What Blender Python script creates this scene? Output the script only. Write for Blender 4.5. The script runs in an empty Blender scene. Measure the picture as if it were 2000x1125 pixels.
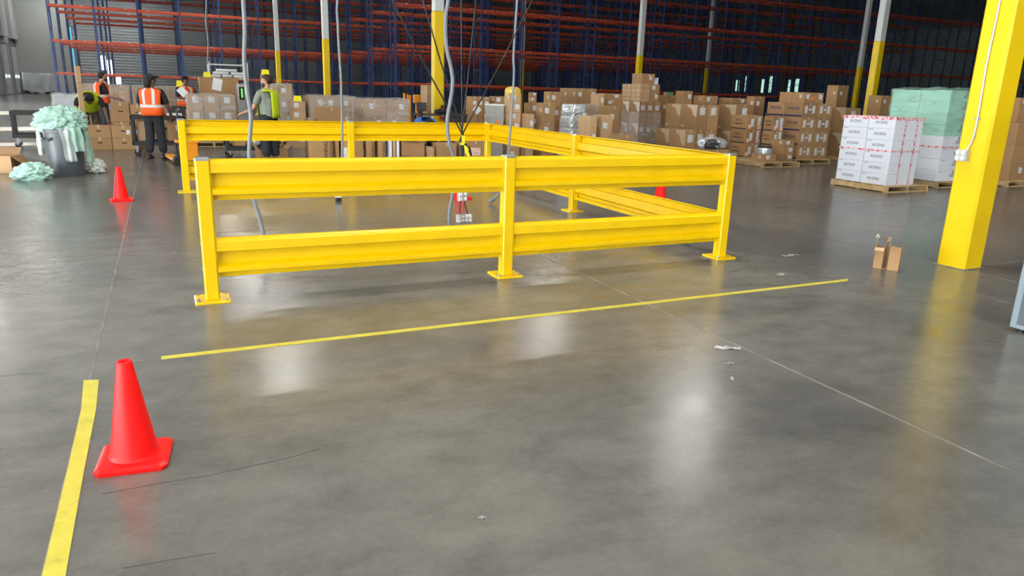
import bpy, bmesh, math, random
from mathutils import Vector, Matrix, noise
random.seed(11)
sc = bpy.context.scene
COL = sc.collection
R = math.radians
# ------------------------------------------------------------------ camera
CAM_H = 1.5975
YAW, PITCH, ROLL, FPX = 0.4462, 0.2646, 0.0319, 1410.645
fw = Vector((math.sin(YAW)*math.cos(PITCH), math.cos(YAW)*math.cos(PITCH), -math.sin(PITCH)))
rt = Vector((math.cos(YAW), -math.sin(YAW), 0)); up = rt.cross(fw)
rr = rt*math.cos(ROLL)+up*math.sin(ROLL); uu = -rt*math.sin(ROLL)+up*math.cos(ROLL)
cd = bpy.data.cameras.new('camera'); cam = bpy.data.objects.new('camera', cd); COL.objects.link(cam)
cd.sensor_fit = 'HORIZONTAL'; cd.sensor_width = 36; cd.lens = FPX*36/2000; cd.clip_end = 500; cd.clip_start = .05
cam.matrix_world = Matrix(((rr.x,uu.x,-fw.x,0),(rr.y,uu.y,-fw.y,0),(rr.z,uu.z,-fw.z,CAM_H),(0,0,0,1)))
sc.camera = cam
# ------------------------------------------------------------------ world, sun, exposure
w = bpy.data.worlds.new('world'); sc.world = w; w.use_nodes = True
bg = w.node_tree.nodes['Background']; bg.inputs[0].default_value = (.72,.86,1,1); bg.inputs[1].default_value = 3.0
sl = bpy.data.lights.new('sun', 'SUN'); sl.energy = 120; sl.angle = R(.6); sl.color = (1,.95,.88)
so = bpy.data.objects.new('sun', sl); COL.objects.link(so)
so.rotation_euler = Vector((.93,.30,-.26)).to_track_quat('-Z','Y').to_euler()
vs = sc.view_settings; vs.view_transform = 'Standard'; vs.look = 'None'; vs.gamma = 1; vs.exposure = 0.14; vs.use_curve_mapping = False
sc.cycles.use_denoising = True
sc.cycles.max_bounces = 8; sc.cycles.transparent_max_bounces = 16
sc.cycles.sample_clamp_indirect = 6
LAMP_W = 540
LAMP_W_FAR = 225
DAY_W = 1150
# ------------------------------------------------------------------ materials
def nt(name):
    m = bpy.data.materials.new(name); m.use_nodes = True
    n = m.node_tree.nodes; return m, n, m.node_tree.links, n['Principled BSDF']
def mat(name, col, rough=.5, metal=0, var=0, scale=8, bump=0, bscale=60, spec=.5, emit=0, rnd=0):
    m, n, l, b = nt(name)
    b.inputs['Base Color'].default_value = (*col,1); b.inputs['Roughness'].default_value = rough
    b.inputs['Metallic'].default_value = metal; b.inputs['Specular IOR Level'].default_value = spec
    if emit: b.inputs['Emission Color'].default_value = (*col,1); b.inputs['Emission Strength'].default_value = emit
    if var or rnd:
        hs = n.new('ShaderNodeHueSaturation'); hs.inputs['Color'].default_value = (*col,1)
        l.new(hs.outputs[0], b.inputs['Base Color'])
        tc = n.new('ShaderNodeTexCoord'); no = n.new('ShaderNodeTexNoise'); no.inputs['Scale'].default_value = scale; no.inputs['Detail'].default_value = 5
        l.new(tc.outputs['Object'], no.inputs['Vector'])
        mr = n.new('ShaderNodeMapRange'); mr.inputs['From Min'].default_value = .3; mr.inputs['From Max'].default_value = .7
        mr.inputs['To Min'].default_value = 1-var; mr.inputs['To Max'].default_value = 1+var
        l.new(no.outputs['Fac'], mr.inputs['Value'])
        oi = n.new('ShaderNodeObjectInfo'); m2 = n.new('ShaderNodeMapRange')
        m2.inputs['To Min'].default_value = 1-rnd; m2.inputs['To Max'].default_value = 1+rnd
        l.new(oi.outputs['Random'], m2.inputs['Value'])
        mu = n.new('ShaderNodeMath'); mu.operation = 'MULTIPLY'; l.new(mr.outputs[0], mu.inputs[0]); l.new(m2.outputs[0], mu.inputs[1])
        l.new(mu.outputs[0], hs.inputs['Value'])
    if bump:
        tc = n.new('ShaderNodeTexCoord'); no = n.new('ShaderNodeTexNoise'); no.inputs['Scale'].default_value = bscale; no.inputs['Detail'].default_value = 4
        l.new(tc.outputs['Object'], no.inputs['Vector']); bp = n.new('ShaderNodeBump'); bp.inputs['Strength'].default_value = bump; bp.inputs['Distance'].default_value = .01
        l.new(no.outputs['Fac'], bp.inputs['Height']); l.new(bp.outputs[0], b.inputs['Normal'])
    return m
M = {}
M['yellow'] = mat('yellow_paint', (.81,.52,.0), .24, 0, .03, 5)
M['yellow_col'] = mat('yellow_column_paint', (.80,.545,.0), .4, 0, .04, 3, .05, 14)
M['white_col'] = mat('white_column_paint', (.62,.64,.62), .5, 0, .04, 2)
M['cone'] = mat('cone_plastic', (1.0,.006,.005), .45, 0, .03, 6, 0, 60, .3)
M['steel'] = mat('steel', (.62,.63,.64), .25, .9)
M['steel_dull'] = mat('dull_steel', (.42,.43,.44), .4, .6)
M['galv'] = mat('galvanised_box', (.55,.56,.55), .35, .5)
M['outlet'] = mat('outlet_face', (.80,.80,.78), .5)
M['conduit'] = mat('grey_flex_conduit', (.20,.22,.24), .5, 0, .05, 30)
M['black'] = mat('black_rubber', (.012,.012,.013), .5)
M['dark'] = mat('dark_plastic', (.028,.028,.03), .45, 0, .1, 6)
M['hole'] = mat('dark_hole', (.01,.009,.008), .9)
M['card'] = mat('cardboard', (.37,.215,.100), .82, 0, .06, 3.5, 0, 60, .3, 0, .13)
M['card_l'] = mat('pale_cardboard', (.50,.325,.175), .8, 0, .05, 3.5, 0, 60, .3, 0, .08)
M['card_in'] = mat('cardboard_inside', (.36,.22,.12), .85, 0, .06, 5)
M['tape'] = mat('carton_tape', (.47,.34,.22), .35, 0, .05, 12)
M['clear_tape'] = mat('buff_tape', (.54,.42,.29), .3, 0, .08, 9)
M['white_card'] = mat('white_carton', (.74,.77,.84), .6, 0, .02, 4, 0, 60, .4, 0, .03)
M['ink'] = mat('black_ink', (.03,.03,.035), .7)
M['ink_grey'] = mat('grey_ink', (.13,.13,.16), .7)
M['ink_brown'] = mat('brown_ink', (.035,.02,.012), .8)
M['ink_blue'] = mat('blue_ink', (.022,.02,.12), .7)
M['ink_white'] = mat('white_ink', (.66,.62,.56), .7)
M['paper'] = mat('paper', (.78,.78,.78), .7)
M['pink'] = mat('pink_label', (.80,.50,.42), .7)
M['orange_label'] = mat('orange_label', (.9,.25,.05), .6)
M['rose'] = mat('rose_label', (.8,.3,.5), .6)
M['green_lab'] = mat('green_label', (.02,.35,.13), .6)
M['wood'] = mat('pallet_wood', (.52,.36,.18), .8, 0, .22, 6, .2, 40, .3, 0, .12)
M['tent'] = mat('yellow_sign_card', (.90,.80,.02), .6)
M['can'] = mat('grey_bin_plastic', (.075,.09,.105), .42, 0, .05, 4)
M['foam'] = mat('mint_foam', (.42,.66,.57), .5, 0, .16, 14, .5, 22)
M['foam_w'] = mat('white_foam', (.74,.78,.76), .5, 0, .08, 9, .3, 30)
def see_through(m, amount):
    n=m.node_tree.nodes; l=m.node_tree.links; tr=n.new('ShaderNodeBsdfTransparent'); mx=n.new('ShaderNodeMixShader'); mx.inputs[0].default_value=amount
    l.new(n['Principled BSDF'].outputs[0],mx.inputs[1]); l.new(tr.outputs[0],mx.inputs[2]); l.new(mx.outputs[0],n['Material Output'].inputs[0]); return m
M['foam_sheet'] = see_through(mat('mint_foam_sheet', (.48,.72,.62), .5, 0, .10, 9, .3, 30),.35)
M['foam_sheet_w'] = see_through(mat('clear_foam_sheet', (.66,.74,.72), .45, 0, .08, 9, .3, 30),.35)
M['silver'] = mat('silver_film', (.66,.70,.74), .22, .55, .2, 7, .6, 16)
M['tote'] = mat('grey_tote', (.42,.42,.39), .35, 0, .08, 6)
M['vest_o'] = mat('orange_vest', (.95,.115,.01), .75, 0, .04, 14)
M['vest_y'] = mat('lime_vest', (.50,.62,.01), .75, 0, .05, 14)
M['refl'] = mat('reflective_strip', (.62,.60,.58), .5)
M['black_cloth'] = mat('black_cloth', (.012,.012,.014), .85, 0, .2, 12)
M['denim'] = mat('dark_denim', (.018,.02,.027), .85, 0, .25, 9)
M['grey_cloth'] = mat('grey_green_cloth', (.24,.27,.23), .85, 0, .06, 12)
M['brown_cloth'] = mat('brown_cloth', (.07,.052,.035), .85)
M['blue_cloth'] = mat('blue_cloth', (.04,.14,.45), .8)
M['skin'] = mat('skin', (.52,.28,.19), .55)
M['skin_d'] = mat('brown_skin', (.16,.075,.045), .55)
M['hair'] = mat('black_hair', (.01,.008,.008), .6, 0, 0, 8, .5, 70)
M['hair_b'] = mat('brown_hair', (.04,.018,.011), .65, 0, 0, 8, .5, 70)
M['eye'] = mat('eye', (.02,.015,.012), .3)
M['orange_metal'] = mat('orange_metal', (.90,.33,.01), .4, 0, .04, 5)
M['red_metal'] = mat('red_metal', (.45,.02,.015), .35)
M['upright'] = mat('blue_rack_steel', (.022,.052,.17), .45, 0, .05, 2)
M['partition'] = mat('grey_partition_fabric', (.115,.13,.145), .85, 0, .1, 90, .2, 200)
M['part_frame'] = mat('grey_partition_frame', (.22,.28,.31), .5)
M['wall'] = mat('grey_wall', (.42,.45,.44), .75, 0, .05, .4)
M['ceil'] = mat('white_ceiling', (.60,.61,.60), .85)
M['sheet'] = mat('plastic_sheet', (.62,.66,.68), .35, 0, .08, 2)
M['joint'] = mat('joint_filler', (.165,.155,.14), .55, 0, .45, 5)
M['scrap'] = mat('dull_plastic_scrap', (.36,.35,.33), .4, 0, .2, 30)
M['smear'] = mat('pale_smear', (.24,.23,.215), .5, 0, .3, 30)
M['crack'] = mat('crack', (.045,.042,.04), .8)
M['lens'] = mat('lamp_lens', (1,.98,.94), .4, 0, 0, 8, 0, 60, .5, 8)
M['green_led'] = mat('green_strip', (.15,.75,.12), .5, 0, 0, 8, 0, 60, .5, .6)
M['screen'] = mat('dark_screen', (.004,.004,.005), .25)
M['day'] = mat('daylight_pane', (.86,.96,1), .4, 0, 0, 8, 0, 60, .5, 1.6)
M['day_blue'] = mat('blue_daylight_pane', (.10,.50,.80), .4, 0, 0, 8, 0, 60, .5, .9)
M['day_green'] = mat('green_daylight_pane', (.55,.9,.72), .4, 0, 0, 8, 0, 60, .5, .8)
M['white_metal'] = mat('white_metal', (.62,.65,.66), .4)
M['yellow_crinkle'] = mat('yellow_crinkle', (.72,.50,.10), .6, 0, .25, 20, .5, 40)

def beam_mat():
    m, n, l, b = nt('orange_rack_beam'); b.inputs['Roughness'].default_value = .5
    tc = n.new('ShaderNodeTexCoord'); sp = n.new('ShaderNodeSeparateXYZ'); l.new(tc.outputs['Object'], sp.inputs[0])
    a = n.new('ShaderNodeMath'); a.operation = 'PINGPONG'; a.inputs[1].default_value = .68; l.new(sp.outputs['X'], a.inputs[0])
    g = n.new('ShaderNodeMath'); g.operation = 'GREATER_THAN'; g.inputs[1].default_value = .60; l.new(a.outputs[0], g.inputs[0])
    z = n.new('ShaderNodeMath'); z.operation = 'GREATER_THAN'; z.inputs[1].default_value = .03; l.new(sp.outputs['Z'], z.inputs[0])
    mu = n.new('ShaderNodeMath'); mu.operation = 'MULTIPLY'; l.new(g.outputs[0], mu.inputs[0]); l.new(z.outputs[0], mu.inputs[1])
    mx = n.new('ShaderNodeMix'); mx.data_type = 'RGBA'; mx.inputs[6].default_value = (.50,.065,.022,1); mx.inputs[7].default_value = (.55,.5,.47,1)
    l.new(mu.outputs[0], mx.inputs[0]); l.new(mx.outputs[2], b.inputs['Base Color']); return m
M['beam'] = beam_mat()
def siding_mat():
    m, n, l, b = nt('ribbed_wall_siding'); b.inputs['Roughness'].default_value = .6; b.inputs['Base Color'].default_value = (.40,.44,.46,1)
    tc = n.new('ShaderNodeTexCoord'); wv = n.new('ShaderNodeTexWave'); wv.bands_direction = 'Z'; wv.inputs['Scale'].default_value = 1.1
    l.new(tc.outputs['Object'], wv.inputs['Vector']); bp = n.new('ShaderNodeBump'); bp.inputs['Strength'].default_value = .7; bp.inputs['Distance'].default_value = .06
    l.new(wv.outputs['Fac'], bp.inputs['Height']); l.new(bp.outputs[0], b.inputs['Normal']); return m
M['siding'] = siding_mat()
def label_mat(name, paper, sx, sz):
    m, n, l, b = nt(name); b.inputs['Roughness'].default_value = .6
    tc = n.new('ShaderNodeTexCoord'); mp = n.new('ShaderNodeMapping'); mp.inputs['Scale'].default_value = (sx*.35,sx*.35,sz*1.3)
    l.new(tc.outputs['Object'], mp.inputs[0]); no = n.new('ShaderNodeTexNoise'); no.inputs['Scale'].default_value = 1; no.inputs['Detail'].default_value = 2
    l.new(mp.outputs[0], no.inputs['Vector']); cr = n.new('ShaderNodeValToRGB'); cr.color_ramp.interpolation = 'CONSTANT'
    cr.color_ramp.elements[0].color = (.40,.40,.42,1); cr.color_ramp.elements[1].position = .46; cr.color_ramp.elements[1].color = (*paper,1)
    l.new(no.outputs['Fac'], cr.inputs[0]); l.new(cr.outputs[0], b.inputs['Base Color']); return m
M['label'] = label_mat('printed_label', (.75,.75,.76), 30, 90)
M['label_o'] = label_mat('orange_printed_label', (.85,.55,.42), 20, 60)
def redtape_mat():
    m, n, l, b = nt('red_printed_tape'); b.inputs['Roughness'].default_value = .4
    tc = n.new('ShaderNodeTexCoord'); mp = n.new('ShaderNodeMapping'); mp.inputs['Scale'].default_value = (21,21,21); l.new(tc.outputs['Object'], mp.inputs[0])
    no = n.new('ShaderNodeTexVoronoi'); no.inputs['Scale'].default_value = 1; l.new(mp.outputs[0], no.inputs['Vector'])
    cr = n.new('ShaderNodeValToRGB'); cr.color_ramp.elements[0].position = .38; cr.color_ramp.elements[0].color = (.72,.03,.08,1)
    cr.color_ramp.elements[1].position = .48; cr.color_ramp.elements[1].color = (.80,.62,.64,1)
    l.new(no.outputs['Distance'], cr.inputs[0]); l.new(cr.outputs[0], b.inputs['Base Color']); return m
M['redtape'] = redtape_mat()
def film_mat(name, col, amount):
    m, n, l, b = nt(name); out = n['Material Output']
    tr = n.new('ShaderNodeBsdfTransparent'); tr.inputs[0].default_value = (*col,1)
    b.inputs['Base Color'].default_value = (.85*col[0],.85*col[1],.85*col[2],1); b.inputs['Roughness'].default_value = .10
    tc = n.new('ShaderNodeTexCoord'); mp = n.new('ShaderNodeMapping'); mp.inputs['Scale'].default_value = (1.3,1.3,4); l.new(tc.outputs['Object'], mp.inputs[0])
    no = n.new('ShaderNodeTexNoise'); no.inputs['Scale'].default_value = 1.6; no.inputs['Detail'].default_value = 6; l.new(mp.outputs[0], no.inputs['Vector'])
    bp = n.new('ShaderNodeBump'); bp.inputs['Strength'].default_value = 1; bp.inputs['Distance'].default_value = .05; l.new(no.outputs['Fac'], bp.inputs['Height']); l.new(bp.outputs[0], b.inputs['Normal'])
    mr = n.new('ShaderNodeMapRange'); mr.inputs['From Min'].default_value = .35; mr.inputs['From Max'].default_value = .75; mr.inputs['To Min'].default_value = amount*.5; mr.inputs['To Max'].default_value = min(1,amount*1.9)
    l.new(no.outputs['Fac'], mr.inputs['Value']); mx = n.new('ShaderNodeMixShader'); l.new(mr.outputs[0], mx.inputs[0]); l.new(tr.outputs[0], mx.inputs[1]); l.new(b.outputs[0], mx.inputs[2])
    l.new(mx.outputs[0], out.inputs[0]); return m
M['film'] = film_mat('clear_stretch_film', (.97,.97,.97), .23)
M['film_g'] = film_mat('green_stretch_film', (.66,.90,.76), .22)
def tape_floor_mat():
    m, n, l, b = nt('worn_yellow_floor_tape'); b.inputs['Roughness'].default_value = .5
    tc = n.new('ShaderNodeTexCoord'); no = n.new('ShaderNodeTexNoise'); no.inputs['Scale'].default_value = 9; no.inputs['Detail'].default_value = 9; no.inputs['Roughness'].default_value = .7
    l.new(tc.outputs['Object'], no.inputs['Vector']); cr = n.new('ShaderNodeValToRGB')
    cr.color_ramp.elements[0].position = .28; cr.color_ramp.elements[0].color = (.09,.085,.05,1); cr.color_ramp.elements[1].position = .40; cr.color_ramp.elements[1].color = (.50,.43,.045,1)
    e = cr.color_ramp.elements.new(.62); e.color = (.60,.52,.06,1)
    l.new(no.outputs['Fac'], cr.inputs[0]); l.new(cr.outputs[0], b.inputs['Base Color']); return m
M['floor_tape'] = tape_floor_mat()
def floor_mat():
    m, n, l, b = nt('polished_concrete')
    tc = n.new('ShaderNodeTexCoord')
    def noise_(s, d, r=.6, dist=0, sc_=(1,1,1)):
        mp = n.new('ShaderNodeMapping'); mp.inputs['Scale'].default_value = sc_; mp.inputs['Rotation'].default_value = (0,0,.3); l.new(tc.outputs['Object'], mp.inputs[0])
        x = n.new('ShaderNodeTexNoise'); x.inputs['Scale'].default_value = s; x.inputs['Detail'].default_value = d; x.inputs['Roughness'].default_value = r; x.inputs['Distortion'].default_value = dist
        l.new(mp.outputs[0], x.inputs['Vector']); return x.outputs['Fac']
    big = noise_(.5,4,.55,.2); mid = noise_(2.6,9,.62,.15,(1,1.6,1)); fine = noise_(30,8,.75); blot = noise_(1.1,7,.7,.3)
    cr = n.new('ShaderNodeValToRGB'); cr.color_ramp.elements[0].position = .33; cr.color_ramp.elements[0].color = (.102,.099,.092,1)
    cr.color_ramp.elements[1].position = .68; cr.color_ramp.elements[1].color = (.168,.159,.139,1); l.new(big, cr.inputs[0])
    def mulv(colr, fac, lo, hi, a, bb):
        mr = n.new('ShaderNodeMapRange'); mr.inputs['From Min'].default_value = lo; mr.inputs['From Max'].default_value = hi; mr.inputs['To Min'].default_value = a; mr.inputs['To Max'].default_value = bb
        l.new(fac, mr.inputs['Value']); hs = n.new('ShaderNodeHueSaturation'); l.new(colr, hs.inputs['Color']); l.new(mr.outputs[0], hs.inputs['Value']); return hs.outputs[0]
    c = mulv(cr.outputs[0], mid, .3,.7,.82,1.18); c = mulv(c, fine, .3,.7,.90,1.10); c = mulv(c, blot, .30,.50,.80,1.0)
    l.new(c, b.inputs['Base Color'])
    mr = n.new('ShaderNodeMapRange'); mr.inputs['From Min'].default_value = .3; mr.inputs['From Max'].default_value = .7; mr.inputs['To Min'].default_value = .18; mr.inputs['To Max'].default_value = .26
    l.new(mid, mr.inputs['Value']); l.new(mr.outputs[0], b.inputs['Roughness']); b.inputs['Specular IOR Level'].default_value = .5
    bp = n.new('ShaderNodeBump'); bp.inputs['Strength'].default_value = .035; bp.inputs['Distance'].default_value = .02; l.new(fine, bp.inputs['Height']); l.new(bp.outputs[0], b.inputs['Normal'])
    return m
M['floor'] = floor_mat()

# ------------------------------------------------------------------ mesh helpers
class MB:
    def __init__(s): s.v=[]; s.f=[]; s.m=[]
    def add(s, vs_, fs, mi=0):
        o=len(s.v); s.v+=[tuple(v) for v in vs_]; s.f+=[tuple(i+o for i in f) for f in fs]; s.m+=[mi]*len(fs); return s
    def box(s, x0,x1,y0,y1,z0,z1, mi=0):
        return s.add([(x0,y0,z0),(x1,y0,z0),(x1,y1,z0),(x0,y1,z0),(x0,y0,z1),(x1,y0,z1),(x1,y1,z1),(x0,y1,z1)],
              [(0,3,2,1),(4,5,6,7),(0,1,5,4),(1,2,6,5),(2,3,7,6),(3,0,4,7)], mi)
    def cbox(s, x0,x1,y0,y1,z0,z1, c, mi=0):
        """box with chamfered vertical edges and chamfered top rim"""
        def ring(x0,x1,y0,y1,z,c): return [(x0+c,y0,z),(x1-c,y0,z),(x1,y0+c,z),(x1,y1-c,z),(x1-c,y1,z),(x0+c,y1,z),(x0,y1-c,z),(x0,y0+c,z)]
        h=min(c,(z1-z0)*.4)
        return s.rings([ring(x0,x1,y0,y1,z0,c), ring(x0,x1,y0,y1,z1-h,c), ring(x0+h,x1-h,y0+h,y1-h,z1,c*.7)], mi)
    def rings(s, rs, mi=0, caps=True):
        n=len(rs[0]); o=len(s.v)
        for r in rs: s.v+=[tuple(p) for p in r]
        for k in range(len(rs)-1):
            for i in range(n):
                j=(i+1)%n; s.f.append((o+k*n+i,o+k*n+j,o+(k+1)*n+j,o+(k+1)*n+i)); s.m.append(mi)
        if caps:
            s.f.append(tuple(o+i for i in reversed(range(n)))); s.f.append(tuple(o+(len(rs)-1)*n+i for i in range(n))); s.m+=[mi,mi]
        return s
    def lathe(s, prof, n=20, cx=0, cy=0, mi=0, caps=True):
        return s.rings([[(cx+r*math.cos(2*math.pi*i/n), cy+r*math.sin(2*math.pi*i/n), z) for i in range(n)] for r,z in prof], mi, caps)
    def tube(s, pts, r, n=8, mi=0):
        pts=[Vector(p) for p in pts]; rs=[]
        a=None
        for i,p in enumerate(pts):
            t=(pts[min(i+1,len(pts)-1)]-pts[max(i-1,0)]).normalized()
            if a is None: a=t.orthogonal().normalized()
            else: a=(a-t*a.dot(t)).normalized()
            b=t.cross(a); rad=r[i] if isinstance(r,(list,tuple)) else r
            rs.append([p+a*rad*math.cos(2*math.pi*k/n)+b*rad*math.sin(2*math.pi*k/n) for k in range(n)])
        return s.rings(rs, mi)
    def mesh(s, name, mats, smooth=False):
        me=bpy.data.meshes.new(name); me.from_pydata(s.v,[],s.f)
        for m_ in (mats if isinstance(mats,(list,tuple)) else [mats]): me.materials.append(M[m_])
        for p,i in zip(me.polygons,s.m): p.material_index=i; p.use_smooth=smooth
        me.update(); return me
    def build(s, name, mats, parent=None, loc=(0,0,0), rot=None, smooth=False):
        return link(name, s.mesh(name, mats, smooth), parent, loc, rot)
def link(name, me, parent=None, loc=(0,0,0), rot=None):
    o=bpy.data.objects.new(name, me); COL.objects.link(o); o.location=loc
    if rot is not None: o.rotation_euler=rot if isinstance(rot,(tuple,list)) else (0,0,rot)
    if parent: o.parent=parent
    return o
def autosmooth(o, ang=40):
    for p in o.data.polygons: p.use_smooth=True
    try: o.data.set_sharp_from_angle(angle=R(ang))
    except Exception: pass
    return o
def tag(o, label=None, cat=None, group=None, kind=None):
    if label: o['label']=label
    if cat: o['category']=cat
    if group: o['group']=group
    if kind: o['kind']=kind
    return o
def thing(name, label, cat, loc=(0,0,0), rz=0, group=None):
    o=bpy.data.objects.new(name,None); COL.objects.link(o); o.location=loc; o.rotation_euler=(0,0,rz); o.empty_display_size=.1
    return tag(o,label,cat,group)
def crom(pts, k=6):
    pts=[Vector(p) for p in pts]; out=[]
    for i in range(len(pts)-1):
        p0=pts[max(i-1,0)];p1=pts[i];p2=pts[i+1];p3=pts[min(i+2,len(pts)-1)]
        for j in range(k):
            t=j/k; out.append(.5*((2*p1)+(p2-p0)*t+(2*p0-5*p1+4*p2-p3)*t*t+(3*p1-p0-3*p2+p3)*t**3))
    out.append(pts[-1]); return out
_tc={}
def text_mesh(txt, size, matname, bold=False):
    k=(txt,size,matname)
    if k in _tc: return _tc[k]
    cu=bpy.data.curves.new('lettering','FONT'); cu.body=txt; cu.size=size; cu.align_x='CENTER'; cu.align_y='CENTER'; cu.resolution_u=2
    cu.offset=size*.012
    o=bpy.data.objects.new('lettering',cu); COL.objects.link(o)
    dg=bpy.context.evaluated_depsgraph_get(); me=bpy.data.meshes.new_from_object(o.evaluated_get(dg)); me.name='lettering'
    bpy.data.objects.remove(o); me.materials.clear(); me.materials.append(M[matname]); _tc[k]=me; return me
ROT_MY=(R(90),0,0)                       # text facing -Y
ROT_MX=Matrix(((0,0,-1),(-1,0,0),(0,1,0))).to_euler()   # text facing -X
_cm={}
def cached(key, fn):
    if key not in _cm: _cm[key]=fn()
    return _cm[key]

# ------------------------------------------------------------------ building shell
XL, XR, YF, YB, ZC = -12.5, 100, -32, 88, 12
MB().box(XL-2,XR+2,YF-2,YB+2,-.3,0).build('floor','floor'); fl=bpy.data.objects['floor']; tag(fl,kind='structure')
for x in (-.49,3.366,7.22,11.1,15,18.9,-4.35,-8.2):
    wd=.008 if x in(3.366,-.49) else .005
    MB().box(-wd,wd,YF,60,0,.0012).build('control_joint','joint',fl,(x,0,0))
for y in (4.545,8.495,12.44,16.39,20.34,.6,-3.4):
    MB().box(XL,30,-.004,.004,0,.0009).build('control_joint','joint',fl,(0,y,0))
for k,p in enumerate([[(-.348,2.997),(-.1,3.0),(.03,2.995),(.2,3.008),(.366,3.025),(.52,3.06)],[(-.254,2.453),(-.1,2.44),(.034,2.425)]]):
    MB().tube([(x,y,.0002) for x,y in crom([(a,b,0) for a,b in p],4) and [(q.x,q.y) for q in crom([(a,b,0) for a,b in p],4)]],.0016,5).build('floor_crack','crack',fl)
MB().box(XL-1,XR+1,YF-1,YB+1,ZC,ZC+.3).build('ceiling','ceil'); tag(bpy.data.objects['ceiling'],kind='structure')
# left wall with narrow dock openings that let the sun in
slits=[(10.3,11.8),(17.7,19.0),(24.0,26.2),(36,40)]
wl=MB(); y0=YF
for a,b in slits: wl.box(XL-.3,XL,y0,a,0,ZC).box(XL-.3,XL,a,b,2.75,ZC); y0=b
wl.box(XL-.3,XL,y0,YB,0,ZC); tag(wl.build('wall_left','wall'),kind='structure')
tag(MB().box(XL-.3,XR+.3,YB,YB+.3,0,ZC).build('wall_back','siding'),kind='structure')
tag(MB().box(XR,XR+.3,YF,YB,0,ZC).build('wall_right','wall'),kind='structure')
tag(MB().box(XL-.3,XR+.3,YF-.3,YF,0,ZC).build('wall_front','wall'),kind='structure')
# daylight windows in the back wall
k=1
for (x,z,wd,h,mm) in [(-7.95,4.2,.55,4.6,'day_blue'),(-5.15,3.2,.5,1.4,'day'),(-4.6,2.75,.45,1.5,'day'),(-5.1,1.55,.6,.9,'day'),(-3.95,1.6,.5,.9,'day'),(-9.0,9.4,.5,1.6,'day'),
                      (72.5,3.3,0.5,1.3,'day_green'),(75.2,3.6,0.35,1.9,'day_green'),(78.6,3.6,0.7,1.6,'day_green'),(80.1,3.9,0.3,2.2,'day_green'),(83.6,3.7,0.6,2.0,'day_green'),(85.2,4.0,0.9,2.4,'day_green'),(89.0,3.9,0.5,1.8,'day_green'),(90.6,3.7,0.8,2.6,'day_green')]:
    o=MB().box(x-wd/2,x+wd/2,YB-.03,YB-.01,z-h/2,z+h/2).build('window_%d'%k,mm); tag(o,kind='structure'); t=.07
    fr=MB(); fr.box(x-wd/2-t,x-wd/2,YB-.08,YB,z-h/2-t,z+h/2+t).box(x+wd/2,x+wd/2+t,YB-.08,YB,z-h/2-t,z+h/2+t).box(x-wd/2,x+wd/2,YB-.08,YB,z+h/2,z+h/2+t).box(x-wd/2,x+wd/2,YB-.08,YB,z-h/2-t,z-h/2)
    fr.build('window_frame','steel_dull',o); k+=1
# tall grey panel beside the racks on the back wall and the loose plastic sheet below it
tag(MB().box(-12.4,-7.9,YB-1.2,YB-1.0,1.9,ZC).build('trim_1','wall'),kind='structure')
sh=MB(); n=28
rows=[]
for j in range(9):
    z=2.0-j*.24
    rows.append([(-12.2+i*4.3/n, YB-1.35-.16*math.sin(i*.8+j*.35)-.12*noise.noise((i*.3,j*.4,1)), z+.12*math.sin(i*.5)*(j/8)+(.15 if j==8 else 0)*math.sin(i*1.1)) for i in range(n+1)])
vv=[p for r_ in rows for p in r_]; ff=[(j*(n+1)+i,j*(n+1)+i+1,(j+1)*(n+1)+i+1,(j+1)*(n+1)+i) for j in range(8) for i in range(n)]
sh.add(vv,ff); o=sh.build('plastic_sheet','sheet',smooth=True); tag(o,'white plastic sheet hanging loose at foot of the far grey wall','sheet')
md=o.modifiers.new('thickness','SOLIDIFY'); md.thickness=.01
# dock doors on the far end of the left wall
for k,yc in enumerate((62.5,68.5,74.5,80.5,85.5)):
    d=bpy.data.objects.new('door_%d'%(k+1),None); COL.objects.link(d); d.location=(XL,yc,0); tag(d,kind='structure')
    for s in (-1,1): MB().box(0,.16,s*1.62-.1,s*1.62+.1,0,4.4).build('door_frame','steel_dull',d)
    MB().box(0,.16,-1.72,1.72,4.4,4.6).build('door_frame','steel_dull',d)
    me=cached('doorpanel',lambda:MB().cbox(.02,.10,-1.5,1.5,0,.70,.015).mesh('panel','white_metal'))
    for j in range(6): link('panel',me,d,(0,0,.04+j*.72))
    for s in (-.7,.7): MB().cbox(.10,.12,s-.3,s+.3,1.5,1.72,.04).build('vision_pane','day',d)
    MB().box(.05,.4,-1.4,1.4,5.0,8.6).build('upper_panel','white_metal',d)
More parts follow.
